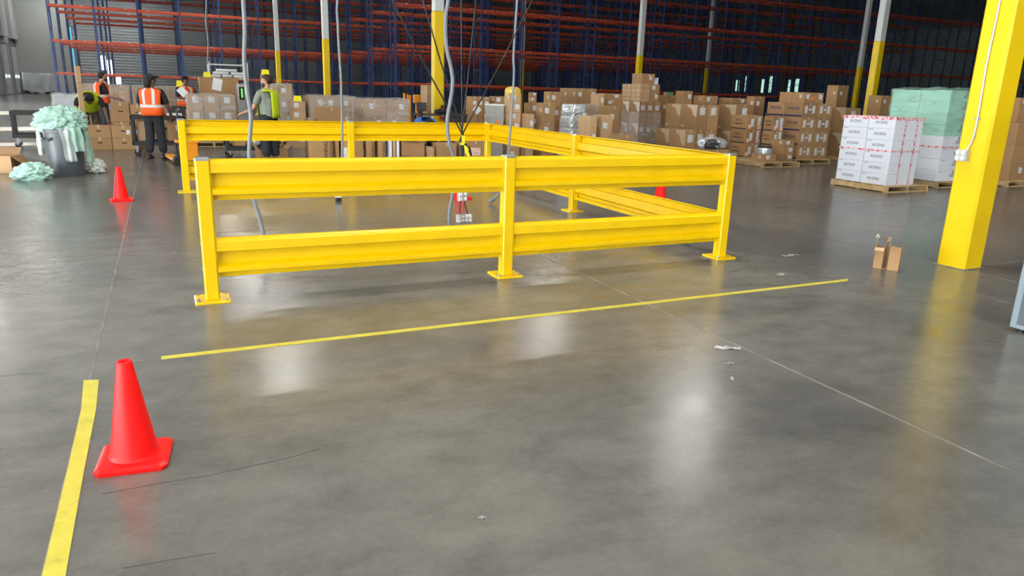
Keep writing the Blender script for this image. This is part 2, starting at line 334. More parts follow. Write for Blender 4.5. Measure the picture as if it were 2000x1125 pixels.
# ------------------------------------------------------------------ ceiling lamps
for x in (-8.8,-2.4,3.9,16.6):
    for y in (-27,-15.3,-3.8,7.7,19.2,30.7,42.2,57.5,70,83.5):
        if (x==-2.4 and y<80) or (x,y) in ((3.9,19.2),(16.6,7.7),(16.6,42.2),(3.9,70),(3.9,83.5)) or (x==29.3 and y>8) or (x>12 and y>43): continue  # the off-grid rear lamp is an extra, added to brighten the back wall
        t=thing('high_bay_light','white linear high bay lamp hanging from the warehouse ceiling','lamp',(x,y,10.2),0,'high bay lamps on the ceiling')
        link('housing',cached('hb1',lambda:MB().cbox(-.7,.7,-.3,.3,.03,.13,.03).mesh('housing','white_metal')),t)
        link('lens',cached('hb2',lambda:MB().box(-.65,.65,-.25,.25,.015,.03).mesh('lens','lens')),t)
        for s in (-.5,.5): link('suspension_rod',cached('hb3',lambda:MB().lathe([(.008,.13),(.008,1.795)],6).mesh('suspension_rod','steel_dull')),t,(s,0,0))
        ld=cached('hbl%d'%(y>15),lambda:bpy.data.lights.new('lamp_light','AREA')); ld.shape='RECTANGLE'; ld.size=1.3; ld.size_y=.5; ld.energy=LAMP_W_FAR if y>15 else LAMP_W; ld.color=(1,.965,.91)
        lo=bpy.data.objects.new('lamp_light',ld); COL.objects.link(lo); lo.parent=t
# unseen left wall: added glowing panes and fill lights in place of open dock doors
k=30
for y in (-24,-16,-8,-1,6,30,45,52):
    ld=cached('day',lambda:bpy.data.lights.new('dock_daylight','AREA')); ld.shape='RECTANGLE'; ld.size=3.4; ld.size_y=4; ld.energy=DAY_W; ld.color=(.90,.96,1)
    lo=bpy.data.objects.new('dock_daylight',ld); COL.objects.link(lo); lo.location=(XL+.10,y,2); lo.rotation_euler=(0,R(-90),0)
    o=MB().box(XL+.01,XL+.03,y-1.7,y+1.7,.0,4.0).build('window_%d'%k,'day'); tag(o,kind='structure'); k+=1
    MB().box(XL,XL+.08,y-1.8,y-1.7,0,4.1).box(XL,XL+.08,y+1.7,y+1.8,0,4.1).box(XL,XL+.08,y-1.7,y+1.7,4.0,4.1).build('window_frame','steel_dull',o)
# ------------------------------------------------------------------ columns
def column(x,y,yt,label,hw=.15):
    t=thing('support_column',label,'column',(x,y,0),0,'building columns')
    MB().cbox(-hw,hw,-hw,hw,0,yt,.025).build('yellow_guard','yellow_col',t)
    MB().cbox(-hw+.008,hw-.008,-hw+.008,hw-.008,yt,ZC,.02).build('shaft','white_col',t)
    MB().box(-hw-.02,hw+.02,-hw-.02,hw+.02,0,.006).build('grout_base','joint',t)
    return t
c0=column(7.35,4.63,3.73,'yellow steel column in the right foreground with conduit and outlet box')
column(7.2,20.43,3.72,'yellow and white column behind the far fence rail with fire extinguisher')
column(7.19,36.2,3.74,'yellow and white column left of centre, middle one of three receding')
column(7.16,52,3.74,'thin yellow and white column farthest left, in front of orange racks')
column(25.0,20.43,3.9,'yellow and white column behind the white carton pallet')
column(24.95,36.2,3.85,'slim yellow and white column rising behind the tallest carton tower')
column(25.1,52,3.8,'dim grey and yellow column standing among the dark racks')
column(42.8,36.2,3.95,'grey and yellow column just left of the one behind white cartons')
column(42.9,52,3.95,'dim grey column at top of the dark racks right of centre')
# conduit + outlet box on near column (face towards -X at x=-.15)
MB().tube(crom([(-.162,.0,ZC-8.5),(-.162,.0,2.5),(-.162,.008,2.0),(-.162,-.005,1.5),(-.165,.0,1.3),(-.19,.03,1.17)],5),.011,8).build('conduit','galv',c0,smooth=True)
MB().box(-.155,-.15,-.03,.03,1.475,1.495).build('conduit_clip','steel',c0)
ob=MB().cbox(-.225,-.15,.0,.115,1.075,1.185,.008).build('outlet_box','galv',c0)
for yy in (.03,.085):
    for zz in (1.103,1.157):
        fc=MB().lathe([(.019,0),(.019,.006),(.016,.008)],14); o=fc.build('receptacle','outlet',ob,(-.225,yy,zz),(0,R(-90),0))
# fire extinguisher on column at (7.2,20.43)
t=thing('fire_extinguisher','red fire extinguisher mounted on the yellow column behind the fence','fire extinguisher',(7.25,20.2,.78))
MB().lathe([(.05,0),(.065,.02),(.065,.27),(.05,.32),(.02,.34)],16).build('cylinder','red_metal',t,smooth=True)
MB().box(-.015,.015,-.05,.03,.34,.40).build('handle','black',t); MB().tube([(.02,0,.36),(.08,-.02,.30),(.08,-.02,.1)],.009,6).build('hose','black',t)
MB().cbox(-.035,.035,-.07,-.064,.08,.2,.004).build('label','paper',t); MB().box(-.05,.05,.065,.08,.05,.35).build('bracket','steel_dull',t)
# ------------------------------------------------------------------ pallet racks
def frame_mesh():
    m=MB()
    for y in (0,1.07):
        m.box(-.045,.045,y-.04,y+.04,.01,10.9); m.box(-.07,.07,y-.07,y+.07,0,.012)
    for j in range(8):
        z=.3+j*1.3
        m.box(-.02,.02,.03,1.04,z,z+.04)
        a,b=((0,z+.05),(1.07,z+1.25)) if j%2 else ((1.07,z+.05),(0,z+1.25))
        m.tube([(0,a[0],a[1]),(0,b[0],b[1])],.022,4)
    return m.mesh('upright_frame','upright')
FR=frame_mesh(); BAY=2.75
def beam_mesh():
    m=MB().box(.045,BAY-.045,-.025,.025,-.06,.06).box(.045,BAY-.045,-.027,-.02,.03,.075)
    for x in (.045,BAY-.085): m.box(x,x+.04,-.045,-.02,-.12,.10)
    return m.mesh('beam','beam')
BM=beam_mesh(); LEV=(1.9,4.1,6.4,8.65)
def rack(x0,nb,y,label):
    t=thing('pallet_rack',label,'rack',(x0,y,0),0,'pallet racks behind the cartons')
    for i in range(nb+1): link('upright_frame',FR,t,(i*BAY,0,0))
    for i in range(nb):
        for z in LEV:
            for yy in (-.065,1.135): link('beam',BM,t,(i*BAY,yy,z),0 if yy<0 else None)
    return t
rack(12.85,25,44,'nearest empty pallet rack row, dark blue and orange, behind the cartons on the right')
rack(12.85,19,49.4,'second pallet rack row back in the dark right block')
rack(12.85,17,55.6,'third pallet rack row back in the dark right block')
rack(-6.6,22,61.3,'front pallet rack row at the left with bright orange beams')
rack(-6.6,20,66.6,'second pallet rack row back at the left, orange beams')
rack(-6.6,20,72.8,'third pallet rack row back at the left, orange beams')
rack(-6.6,18,79,'farthest pallet rack row against the grey ribbed wall')
# ------------------------------------------------------------------ guard rail fence
FX, FY = .222, 5.747
fence=thing('guard_rail_fence','yellow steel guard rail fence of posts and ribbed rails around hanging cables','fence',(FX,FY,0))
posts={'a':(0,0),'b':(2.454,0),'c':(4.914,0),'d':(4.914,3.081),'e':(4.914,6.168),'f':(2.493,6.168),'g':(0,6.168)}
def post_mesh(): return MB().cbox(-.051,.051,-.051,.051,.014,1.062,.010).mesh('post','yellow')
PM=post_mesh()
PL=MB().cbox(-.127,.127,-.127,.127,0,.016,.012)
PLM=PL.mesh('base_plate','yellow')
CAPM=MB().cbox(-.0525,.0525,-.0525,.0525,1.052,1.074,.009).mesh('post_cap','steel')
BOLT=MB().lathe([(.017,0),(.017,.004),(.011,.0045),(.011,.016),(.006,.0165),(.006,.026)],6).mesh('anchor_bolt','steel')
HOLE=MB().lathe([(.010,0),(.010,.001)],10).mesh('bolt_hole','hole')
RIV=MB().lathe([(.009,0),(.007,.003)],8).mesh('plug','yellow')
for k,(x,y) in posts.items():
    p=link('post',PM,fence,(x,y,0)); link('base_plate',PLM,p); link('post_cap',CAPM,p)
    link('anchor_bolt',BOLT,p,(-.098,-.09,.016)); link('anchor_bolt',BOLT,p,(.098,.09,.016))
    link('bolt_hole',HOLE,p,(.098,-.09,.0155)); link('bolt_hole',HOLE,p,(-.098,.09,.0155))
    for z in (.22,.42,.80,.97): link('plug',RIV,p,(0,-.051,z),(R(90),0,0)); link('plug',RIV,p,(-.051,.01,z+.02),(0,R(-90),0))
PROF=[(0,0),(0,.13),(.046,.145),(.05,.155),(.05,.255),(.046,.27),(.004,.34),(0,.35),(0,.655),(.044,.668),(.05,.68),(.044,.90),(.040,.92),(.004,.965),(0,.975),(0,1)]
def rail_mesh(L):
    m=MB(); n=len(PROF); Hh=.305; t=.005
    fr=[(d,z*Hh) for d,z in PROF]; bk=[(d-t,z*Hh) for d,z in PROF]
    loop=fr+bk[::-1]
    r0=[(0,-d,z) for d,z in loop]; r1=[(L,-d,z) for d,z in loop]
    N=len(loop); o=0
    m.v=[*r0,*r1]
    for i in range(N):
        j=(i+1)%N; m.f.append((i,N+i,N+j,j)); m.m.append(0)
    for i in range(n-1):
        m.f.append((i,i+1,N-2-i,N-1-i)); m.m.append(0); m.f.append((N+i,N+N-1-i,N+N-2-i,N+i+1)); m.m.append(0)
    me=m.mesh('rail','yellow'); 
    for p in me.polygons: p.use_smooth=True
    me.set_sharp_from_angle(angle=R(22)); return me
BRK=MB().box(0,.004,-.045,.045,.0,.30).box(0,.05,.006,.011,.02,.07).box(0,.05,.006,.011,.23,.28).mesh('rail_bracket','yellow')
RB=MB().lathe([(.012,0),(.012,.006),(.009,.008)],6).mesh('bracket_bolt','steel_dull')
def bay(p,q,rz,sgn):
    """rail pair from post p to post q; local x runs along the bay, ribs bulge to local -y"""
    a=Vector((*posts[p],0)); b=Vector((*posts[q],0)); L=(b-a).length-.104; d=(b-a).normalized()
    for z in (.757,.172):
        o=link('rail',cached('rail%.2f'%L,lambda:rail_mesh(L)),fence,a+d*.052+Vector((0,0,z)),math.atan2(d.y,d.x)); o.location+=Vector((-d.y,d.x,0))*.007
        for xx,f in ((.0005,0),(L-.0005,math.pi)):
            bk=link('rail_bracket',BRK,o,(xx,0,.003),f)
bay('a','b',0,1); bay('b','c',0,1); bay('c','d',0,1); bay('d','e',0,1); bay('e','f',0,1); bay('f','g',0,1)
# ------------------------------------------------------------------ cones
CB=MB()
def sq(h,z,c=.022): return [(-h+c,-h,z),(h-c,-h,z),(h,-h+c,z),(h,h-c,z),(h-c,h,z),(-h+c,h,z),(-h,h-c,z),(-h,-h+c,z)]
CB.rings([sq(.138,0),sq(.141,.008),sq(.141,.018),sq(.128,.028),sq(.118,.030,.035)])
CBM=CB.mesh('cone_base','cone')
CC=MB().lathe([(.106,.026),(.098,.036),(.0935,.05),(.030,.450),(.027,.457),(.021,.457),(.022,.44),(.06,.2)],28,caps=False).mesh('cone_body','cone',True)
def cone(x,y,rz,label):
    t=thing('traffic_cone',label,'traffic cone',(x,y,0),rz,'orange traffic cones'); link('cone_base',CBM,t); link('cone_body',CC,t)
cone(-.238,3.262,R(-6),'bright red orange traffic cone in the left foreground beside floor tape')
cone(-.62,11.2,R(6),'red orange traffic cone left of the fence, in front of the grey bin')
cone(4.02,10.35,R(4),'red orange traffic cone inside the fence behind the hanging outlet boxes')
cone(7.1,9.45,R(0),'red orange traffic cone outside the fence, right of its right side')
# ------------------------------------------------------------------ floor tape and litter
def strip(name,label,L,Rr):
    top=[(x,y,.0012) for x,y in L]+[(x,y,.0012) for x,y in Rr[::-1]]
    n=len(L); m=MB(); vs_=[]
    for (a,b),(c,d) in zip(L,Rr): vs_+= [(a,b,.0022),(c,d,.0022),(a,b,.0003),(c,d,.0003)]
    fs=[]
    for i in range(n-1):
        o=i*4; fs+=[(o+1,o+5,o+4,o),(o,o+4,o+6,o+2),(o+3,o+7,o+5,o+1)]
    m.add(vs_,fs); tag(m.build(name,'floor_tape'),label,'floor tape','yellow floor tape')
strip('floor_tape','long yellow floor tape line in front of the fence',[(-.135,4.572),(1.5,4.574),(3.2,4.58),(5.70,4.594)],[(-.135,4.515),(1.5,4.518),(3.2,4.524),(5.62,4.538)])
strip('floor_tape','wide worn yellow floor tape strip beside the front cone',[(-.520,4.319),(-.497,3.905),(-.494,3.229),(-.494,2.51),(-.49,1.4)],[(-.445,4.298),(-.430,3.88),(-.430,3.203),(-.424,2.481),(-.42,1.4)])
def scrap(x,y,L,wd,rz,label,mt='foam_w',h=.012):
    m=MB(); n=9; vs_=[];fs=[]
    for i in range(n+1):
        for j in range(4):
            a=(i/n-.5)*L; b=(j/3-.5)*wd*(.5+.8*abs(noise.noise((i*.7+x,3,1))))
            vs_.append((a,b+.2*wd*math.sin(i*1.3),.003+h*max(0,noise.noise((i*.9,j*.9,x*5))+.2)))
    for i in range(n):
        for j in range(3): fs.append((i*4+j,(i+1)*4+j,(i+1)*4+j+1,i*4+j+1))
    o=m.add(vs_,fs).build('plastic_scrap',mt,None,(x,y,0),rz); tag(o,label,'litter','scraps on the floor'); s_=o.modifiers.new('t','SOLIDIFY'); s_.thickness=.0015; s_.offset=1
scrap(3.25,3.46,.17,.05,R(-25),'thin white plastic scrap on floor beside the long joint','scrap',.02)
scrap(3.07,3.235,.05,.015,R(-10),'tiny white shred below the larger plastic scrap','scrap')
scrap(2.908,3.03,.05,.02,R(60),'small white shred on floor, lowest of three right of centre','scrap')
scrap(.985,2.264,.028,.022,R(0),'tiny clear plastic chip near the bottom centre','scrap',.006)
scrap(5.95,5.56,.22,.10,R(10),'pale flattened smear of debris right of the fence corner','smear',.003)
scrap(5.19,4.93,.13,.08,R(30),'small pale debris patch behind the right end of tape','smear',.003)
# ------------------------------------------------------------------ hanging conduits and cords
def hang(name,label,pts,r,x_top,mt='conduit',n=9):
    t=thing(name,label,'cable',pts[-1])
    p0=Vector(pts[0]); nq=int((Vector(x_top)-p0).length/.35); P=[Vector(x_top).lerp(p0,q/nq) for q in range(nq)]+[Vector(p) for p in pts]; o=Vector(pts[-1])
    MB().tube([p-o for p in crom(P,6)],r,n).build('conduit',mt,t,smooth=True); return t
c1=[(.735,7.3,2.576),(.732,7.3,2.32),(.729,7.3,2.06),(.708,7.3,1.793),(.718,7.3,1.523),(.735,7.3,1.292),(.704,7.3,1.01),(.699,7.3,.77),(.717,7.3,.526),(.758,7.3,.35),(.786,7.3,.172),(.806,7.3,.03)]
t=hang('hanging_conduit','grey flexible conduit hanging at the left half of the fence',c1,.019,(.78,7.3,11.9)); MB().tube([(0,0,0),(.004,0,-.028)],.024,8).build('end_fitting','steel_dull',t)
c2=[(2.244,10.45,3.1),(2.25,10.45,2.72),(2.24,10.45,2.59),(2.247,10.45,2.43),(2.249,10.45,2.2),(2.261,10.45,1.9),(2.268,10.45,1.66),(2.267,10.45,1.42),(2.265,10.45,1.1),(2.252,10.45,.68),(2.212,10.45,.355),(2.18,10.45,.13)]
t=hang('hanging_conduit','thin grey conduit ending in a small white box near the floor',c2,.016,(2.28,10.45,11.9)); MB().cbox(-.045,.04,-.04,.04,-.07,.01,.008).build('outlet_box','outlet',t); MB().cbox(-.042,.038,-.036,.036,-.125,-.07,.006).build('box_base','black',t)
c3=[(2.87,7.75,2.829),(2.847,7.75,2.524),(2.822,7.75,2.384),(2.817,7.75,2.202),(2.836,7.75,2.015),(2.873,7.75,1.879),(2.902,7.75,1.735),(2.903,7.75,1.638),(2.882,7.75,1.495),(2.864,7.75,1.402),(2.846,7.75,1.269),(2.852,7.75,1.135),(2.881,7.75,1.0),(2.912,7.75,.904),(2.939,7.75,.679),(2.917,7.75,.464),(2.881,7.75,.259),(2.882,7.75,.087),(2.883,7.75,.03)]
t=hang('hanging_conduit','wavy grey flexible conduit hanging beside the bunch of black cords',c3,.021,(2.95,7.75,11.9)); MB().tube([(0,0,0),(0,0,-.028)],.026,8).build('end_fitting','steel_dull',t)
c4=[(4.618,9.75,3.24),(4.601,9.75,2.841),(4.584,9.75,2.435),(4.572,9.75,2.09),(4.587,9.75,1.881),(4.583,9.75,1.634),(4.569,9.75,1.376),(4.563,9.75,1.167),(4.543,9.75,.911),(4.535,9.75,.756),(4.52,9.75,.465),(4.477,9.75,.24),(4.38,9.75,.12),(4.31,9.75,.06)]
t=hang('hanging_conduit','pale grey conduit hanging behind the middle front post, plug on floor',c4,.017,(4.66,9.75,11.9)); MB().tube([(.03,0,.02),(-.0,0,.0),(-.05,0,-.02),(-.07,0,-.03)],[.02,.034,.034,.02],10).build('plug','conduit',t,smooth=True)
c5=[(1.264,21,4.33),(1.223,21,3.6),(1.174,21,3.1),(1.186,21,2.6),(1.132,21,2.05)]
hang('hanging_conduit','thin distant conduit hanging above the wrapped pallet at the left',c5,.02,(1.4,21,11.9))
K=Vector((3.281,8.4,1.02))
t=thing('power_cord_bundle','bunch of black power cords from the ceiling tied with yellow tape','cable',(3.29,8.4,0))
for top,mid in [((1.75,8.4,6.5),(2.25,8.4,2.85)),((2.15,8.4,6.9),(2.70,8.4,2.79)),((3.15,8.4,7.5),(3.245,8.4,2.72)),((3.70,8.4,7),(3.456,8.4,2.80)),((6.6,8.4,6.8),(4.30,8.4,2.93))]:
    top=Vector(top); e=Vector(mid)+(Vector(mid)-K).normalized()*9; 
    P=[e,Vector(mid),(Vector(mid)+K)/2,K+Vector((0,0,.06)),K-Vector((0,0,.05)),Vector((3.285,8.4,.62)),Vector((3.289,8.4,.38))]
    j=Vector((random.uniform(-.012,.012),random.uniform(-.012,.012),0))
    MB().tube([p+j-Vector((3.29,8.4,0)) for p in crom(P,5)],.009,6).build('cord','black',t,smooth=True)
MB().tube([(-.01,0,1.0),(-.008,0,.75),(0,0,.5)],.024,8).build('cord_sleeve','black',t)
MB().tube([(.01,-.02,.97),(.06,-.03,.93),(.085,-.03,.84),(.08,-.03,.80)],[.02,.024,.026,.018],8).build('plug','black',t)
yt=MB()
for i in range(5):
    a=i*1.2; yt.add([(.0,-.03,.97),(.03*math.cos(a)+.03,-.045,.95-.01*i),(.05+.012*i,-.05,.85-.012*i),(.015+.01*i,-.04,.86-.012*i)],[(0,1,2,3)])
yt.box(-.03,.028,-.03,.03,.955,.985).box(-.02,.015,-.033,.02,.985,1.07)
o=yt.build('yellow_tape','tent',t); s_=o.modifiers.new('t','SOLIDIFY'); s_.thickness=.003
def quadbox(parent,loc,rz=0,s=1):
    b=MB().cbox(-.057*s,.057*s,-.04*s,.04*s,0,.115*s,.006).build('outlet_box','galv',parent,loc,rz)
    for xx in (-.027,.027):
        for zz in (.031,.084): MB().lathe([(.019*s,0),(.019*s,.005),(.015*s,.007)],12).build('receptacle','outlet',b,(xx*s,-.04*s,zz*s),(R(90),0,0))
quadbox(t,(0,0,.27)); quadbox(t,(-.035,-.03,.004),R(25),.86); quadbox(t,(.075,-.02,.004),R(-12),.86)
for a,b in [((-.02,0,.28),(-.035,-.02,.1)),((.025,0,.28),(.07,-.02,.1))]:
    MB().tube(crom([a,((a[0]+b[0])/2-.004,0,.2),b],5),.007,6).build('short_cord','black',t)
# ------------------------------------------------------------------ torn carton, partition
t=thing('torn_carton','small torn open brown carton on floor left of the yellow column','box',(6.47,4.80,0),R(-58))
def wall(nm,a,b,h0,h1,th=.004,mt='card'):
    a=Vector((*a,0));b=Vector((*b,0)); d=(b-a).normalized(); nrm=Vector((-d.y,d.x,0))*th
    MB().add([a,b,b+nrm,a+nrm,a+Vector((0,0,h0)),b+Vector((0,0,h1)),b+nrm+Vector((0,0,h1)),a+nrm+Vector((0,0,h0))],[(0,3,2,1),(4,5,6,7),(0,1,5,4),(1,2,6,5),(2,3,7,6),(3,0,4,7)]).build(nm,mt,t)
wall('side_wall',(-.115,-.07),(-.035,-.07),.215,.205); wall('side_wall',(-.115,.09),(-.115,-.07),.22,.215); wall('side_wall',(.115,-.07),(.115,.09),.235,.24)
wall('side_wall',(.02,-.075),(.115,-.07),.235,.235); wall('side_wall',(.115,.09),(-.115,.09),.2,.2); wall('side_wall',(-.035,-.07),(-.02,.02),.2,.29,.004,'card_in'); wall('side_wall',(.02,-.075),(-.005,.02),.22,.3,.004,'card_in')
MB().box(-.112,.112,-.06,.088,.001,.006).build('bottom','card_in',t)
def flap(c,sz,rot,mt='card'): MB().box(-sz[0]/2,sz[0]/2,-.002,.002,0,sz[1]).build('flap',mt,t,c,rot)
flap((-.075,-.072,.213),(.085,.06),(R(115),0,0),'card_l'); flap((-.115,.0,.22),(.07,.10),(0,R(-12),R(90)),'card_l'); flap((.07,-.072,.236),(.09,.045),(R(98),R(8),0)); flap((-.01,.01,.27),(.03,.05),(R(10),0,R(20)),'card_in')
MB().tube([(-.13,.02,.30),(-.12,.01,.33),(-.10,.0,.30)],.006,5).build('paper_shred','paper',t)
t=thing('office_partition','grey fabric covered partition panel at the right edge of picture','partition',(5.605,3.0,0),R(-92))
MB().box(0,2.2,-.03,.03,.045,1.55).build('fabric_panel','partition',t)
MB().cbox(-.045,.0,-.036,.036,.03,1.6,.006).build('frame_post','part_frame',t); MB().cbox(0,2.2,-.034,.034,1.55,1.6,.006).build('frame_rail','part_frame',t); MB().cbox(0,2.2,-.034,.034,.03,.06,.006).build('frame_rail','part_frame',t)
for x in (.02,.25,1.1,2.1): MB().lathe([(.022,0),(.022,.02),(.008,.022),(.008,.034)],10).build('foot','black',t,(x,0,0))
# ------------------------------------------------------------------ cartons
ORD=['bottom','second','third','fourth','fifth','sixth','seventh','eighth','ninth','tenth','eleventh','twelfth','thirteenth']
CO=['first','second','third','fourth','fifth','sixth']
def onface(face,sx,sy,a,z):
    return (a,-sy/2-.0015,z) if face=='Y' else (-sx/2-.0015,a,z)
def sticker(parent,face,sx,sy,a,z,wd,h,mt='label',name='shipping_label'):
    k=('st',round(wd,3),round(h,3),mt)
    me=cached(k,lambda:MB().box(-wd/2,wd/2,-.001,.001,-h/2,h/2).mesh(name,mt))
    return link(name,me,parent,onface(face,sx,sy,a,z),0 if face=='Y' else R(-90))
def letter(parent,face,sx,sy,a,z,txt,size,mt,vert=False):
    o=link('lettering',text_mesh(txt,size,mt),parent,onface(face,sx,sy,a,z)); o.location+=Vector((0,-.0015,0)) if face=='Y' else Vector((-.0015,0,0))
    if face=='Y': o.rotation_euler=(R(90),(R(-90) if vert else 0),0)
    else: o.rotation_euler=ROT_MX
    return o
def carton(x,y,z,sx,sy,sz,kind,label,group=None,rz=0,colr=None):
    mt=colr or ('white_card' if kind=='white' else 'card')
    me=cached(('c',round(sx,3),round(sy,3),round(sz,3),mt),lambda:MB().cbox(-sx/2,sx/2,-sy/2,sy/2,0,sz,.007).mesh('carton',mt))
    o=link('carton',me,None,(x+sx/2,y+sy/2,z),rz); tag(o,label,'box',group)
    if kind!='white':
        tw=.05; me2=cached(('t',round(sx,3),round(sy,3),round(sz,3)),lambda:MB().box(-tw/2,tw/2,-sy/2-.001,sy/2+.001,sz-.001,sz+.001).box(-tw/2,tw/2,-sy/2-.0015,-sy/2+.001,sz-min(.07,sz*.4),sz+.001).mesh('tape','tape'))
        link('tape',me2,o)
    v=random.random()
    if kind=='plain':
        sticker(o,'Y',sx,sy,sx*(.18 if v<.5 else -.15),sz*.6,min(.12,sx*.42),min(.13,sz*.5))
        if v>.6: sticker(o,'X',sx,sy,-sy*.2,sz*.62,min(.09,sy*.35),min(.09,sz*.45),'clear_tape','tape_patch')
    elif kind=='three':
        sticker(o,'Y',sx,sy,0,sz*.72,min(.15,sx*.6),.15); 
        patch(o,sx,sy,sz)
    elif kind=='fa':
        sticker(o,'Y',sx,sy,0,sz*.74,min(.17,sx*.5),.19); patch(o,sx,sy,sz)
        letter(o,'X',sx,sy,sy*.34,.075,'FA',.10,'ink_white')
    elif kind=='band':
        sticker(o,'X',sx,sy,0,sz*.05,sy*.96,sz*.08,'ink','printed_band'); letter(o,'X',sx,sy,0,sz*.66,'BOXX',.075,'ink_brown'); sticker(o,'X',sx,sy,0,sz*.40,sy*.5,.022,'ink_brown','printed_line')
        sticker(o,'Y',sx,sy,-sx*.14,sz*.48,.10,.20); sticker(o,'Y',sx,sy,sx*.28,sz*.62,.10,.22); sticker(o,'Y',sx,sy,-sx*.30,sz*.22,.10,.10,'pink','pink_label'); sticker(o,'Y',sx,sy,sx*.30,sz*.16,.12,.10,'pink','pink_label')
    elif kind=='blue':
        sticker(o,'X',sx,sy,0,sz*.09,sy*.97,sz*.11,'ink_blue','printed_band'); letter(o,'X',sx,sy,0,sz*.60,'FINDSAB',.10,'ink_blue')
        sticker(o,'Y',sx,sy,-sx*.26,sz*.55,.10,.19); sticker(o,'Y',sx,sy,sx*.24,sz*.55,.10,.19); sticker(o,'Y',sx,sy,0,sz*.55,.10,.05)
    elif kind=='white':
        letter(o,'X',sx,sy,0,sz*.5,'ASCEND',.070,'ink_grey'); letter(o,'X',sx,sy,sy*.36,sz*.88,'FS.com',.034,'ink_grey')
    elif kind=='whiteY':
        letter(o,'Y',sx,sy,sx*.1,sz*.5,'ASCEND',.10,'ink_grey'); letter(o,'Y',sx,sy,-sx*.38,sz*.86,'FS.com',.034,'ink_grey')
    elif kind=='handle':
        MB().cbox(-.05,.05,-.002,.002,-.011,.011,.0015).build('handle_slot','hole',o,(0,-sy/2,sz*.55))
        if v>.65: sticker(o,'Y',sx,sy,sx*.2,sz*.45,.08,.10)
    elif kind=='haz':
        sticker(o,'Y',sx,sy,0,sz*.78,.09,.09)
    elif kind=='thin':
        sticker(o,'X',sx,sy,-sy*.25,sz*.5,.06,sz*.5,'clear_tape','tape_patch')
    elif kind=='corning':
        letter(o,'Y',sx,sy,sx*.30,sz*.42,'CORNING',.10,'ink_brown',True)
    elif kind=='corningU':
        t_=letter(o,'Y',sx,sy,0,sz*.60,'CORNING',.085,'ink_brown'); t_.rotation_euler=(R(90),R(180),0)
    return o
def patch(o,sx,sy,sz):
    """buff tape sheet wrapped over the upper corner of the -X face"""
    key=('p',round(sy,2),round(sz,2))
    def mk():
        top=sz-.008; a0=-sy/2+.004; n=12; L=[]; wd=sy*.62
        pts=[(a0+wd*i/n, top-sz*(.31-.05*i/n-.16*math.tanh((i/n-.45)*7))) for i in range(n+1)]
        pts[-1]=(pts[-1][0],top-.02); m=MB(); vs_=[(0,p[0],top) for p in pts]+[(0,p[0],p[1]) for p in pts]
        m.add(vs_,[(i,i+1,n+2+i,n+1+i) for i in range(n)]); me=m.mesh('tape_sheet','clear_tape'); return me
    p=link('tape_sheet',cached(key,mk),o,(-sx/2-.002,0,0)); return p
def stack(desc,x,y,z0,nx,ny,hs,sx,sy,kind='plain',adj='brown',jit=.006,colr=None,group=None,alt=None):
    cx,cy=sx/nx,sy/ny; z=z0; nz=len(hs)
    for k,h in enumerate(hs):
        for i in range(nx):
            for j in range(ny):
                g=.006; ccol=(ny-1-j) if i==0 else ny-1+i
                inner=i>0 and j>0
                lay='top' if k==nz-1 else ORD[k]
                if nz==1 and nx*ny==1: lab=desc
                else:
                    lab='%s carton%s%s, %s'%(adj,'' if nz==1 else ', %s layer'%lay, '' if nx*ny==1 else (', rear %scolumn'%(CO[i-1]+' ' if nx>2 else '')) if inner else ', %s column from left'%CO[ccol], desc)
                    if len(lab.split())>16: lab=lab.replace(' from left','')
                jj=lambda: random.uniform(-jit,jit)*.5
                carton(x+i*cx+g/2,y+j*cy+g/2,z+.0005,cx-g-jit,cy-g-jit,h-.002,kind if not(alt and i>0) else alt,lab,group or 'cartons '+desc,R(random.uniform(-.4,.4)) if jit>.004 else 0,colr)
        z+=h
DECKC={}
def pallet(x,y,sx,sy,label,z=0):
    t=thing('wooden_pallet',label,'pallet',(x,y,z),0,'wooden pallets')
    for i in range(3):
        xx=(i*(sx-.05)/2); link('stringer',cached(('str',round(sy,2)),lambda:MB().cbox(0,.045,0,sy,.016,.104,.004).mesh('stringer','wood')),t,(xx,0,0))
    for j in range(6):
        yy=j*(sy-.10)/5; link('deck_board',cached(('dk',round(sx,2)),lambda:MB().cbox(0,sx,0,.098,.104,.122,.004).mesh('deck_board','wood')),t,(0,yy,0))
    for j in range(3):
        yy=j*(sy-.10)/2; link('bottom_board',cached(('bb',round(sx,2)),lambda:MB().box(0,sx,0,.098,0,.016).mesh('bottom_board','wood')),t,(0,yy,0))
    return t
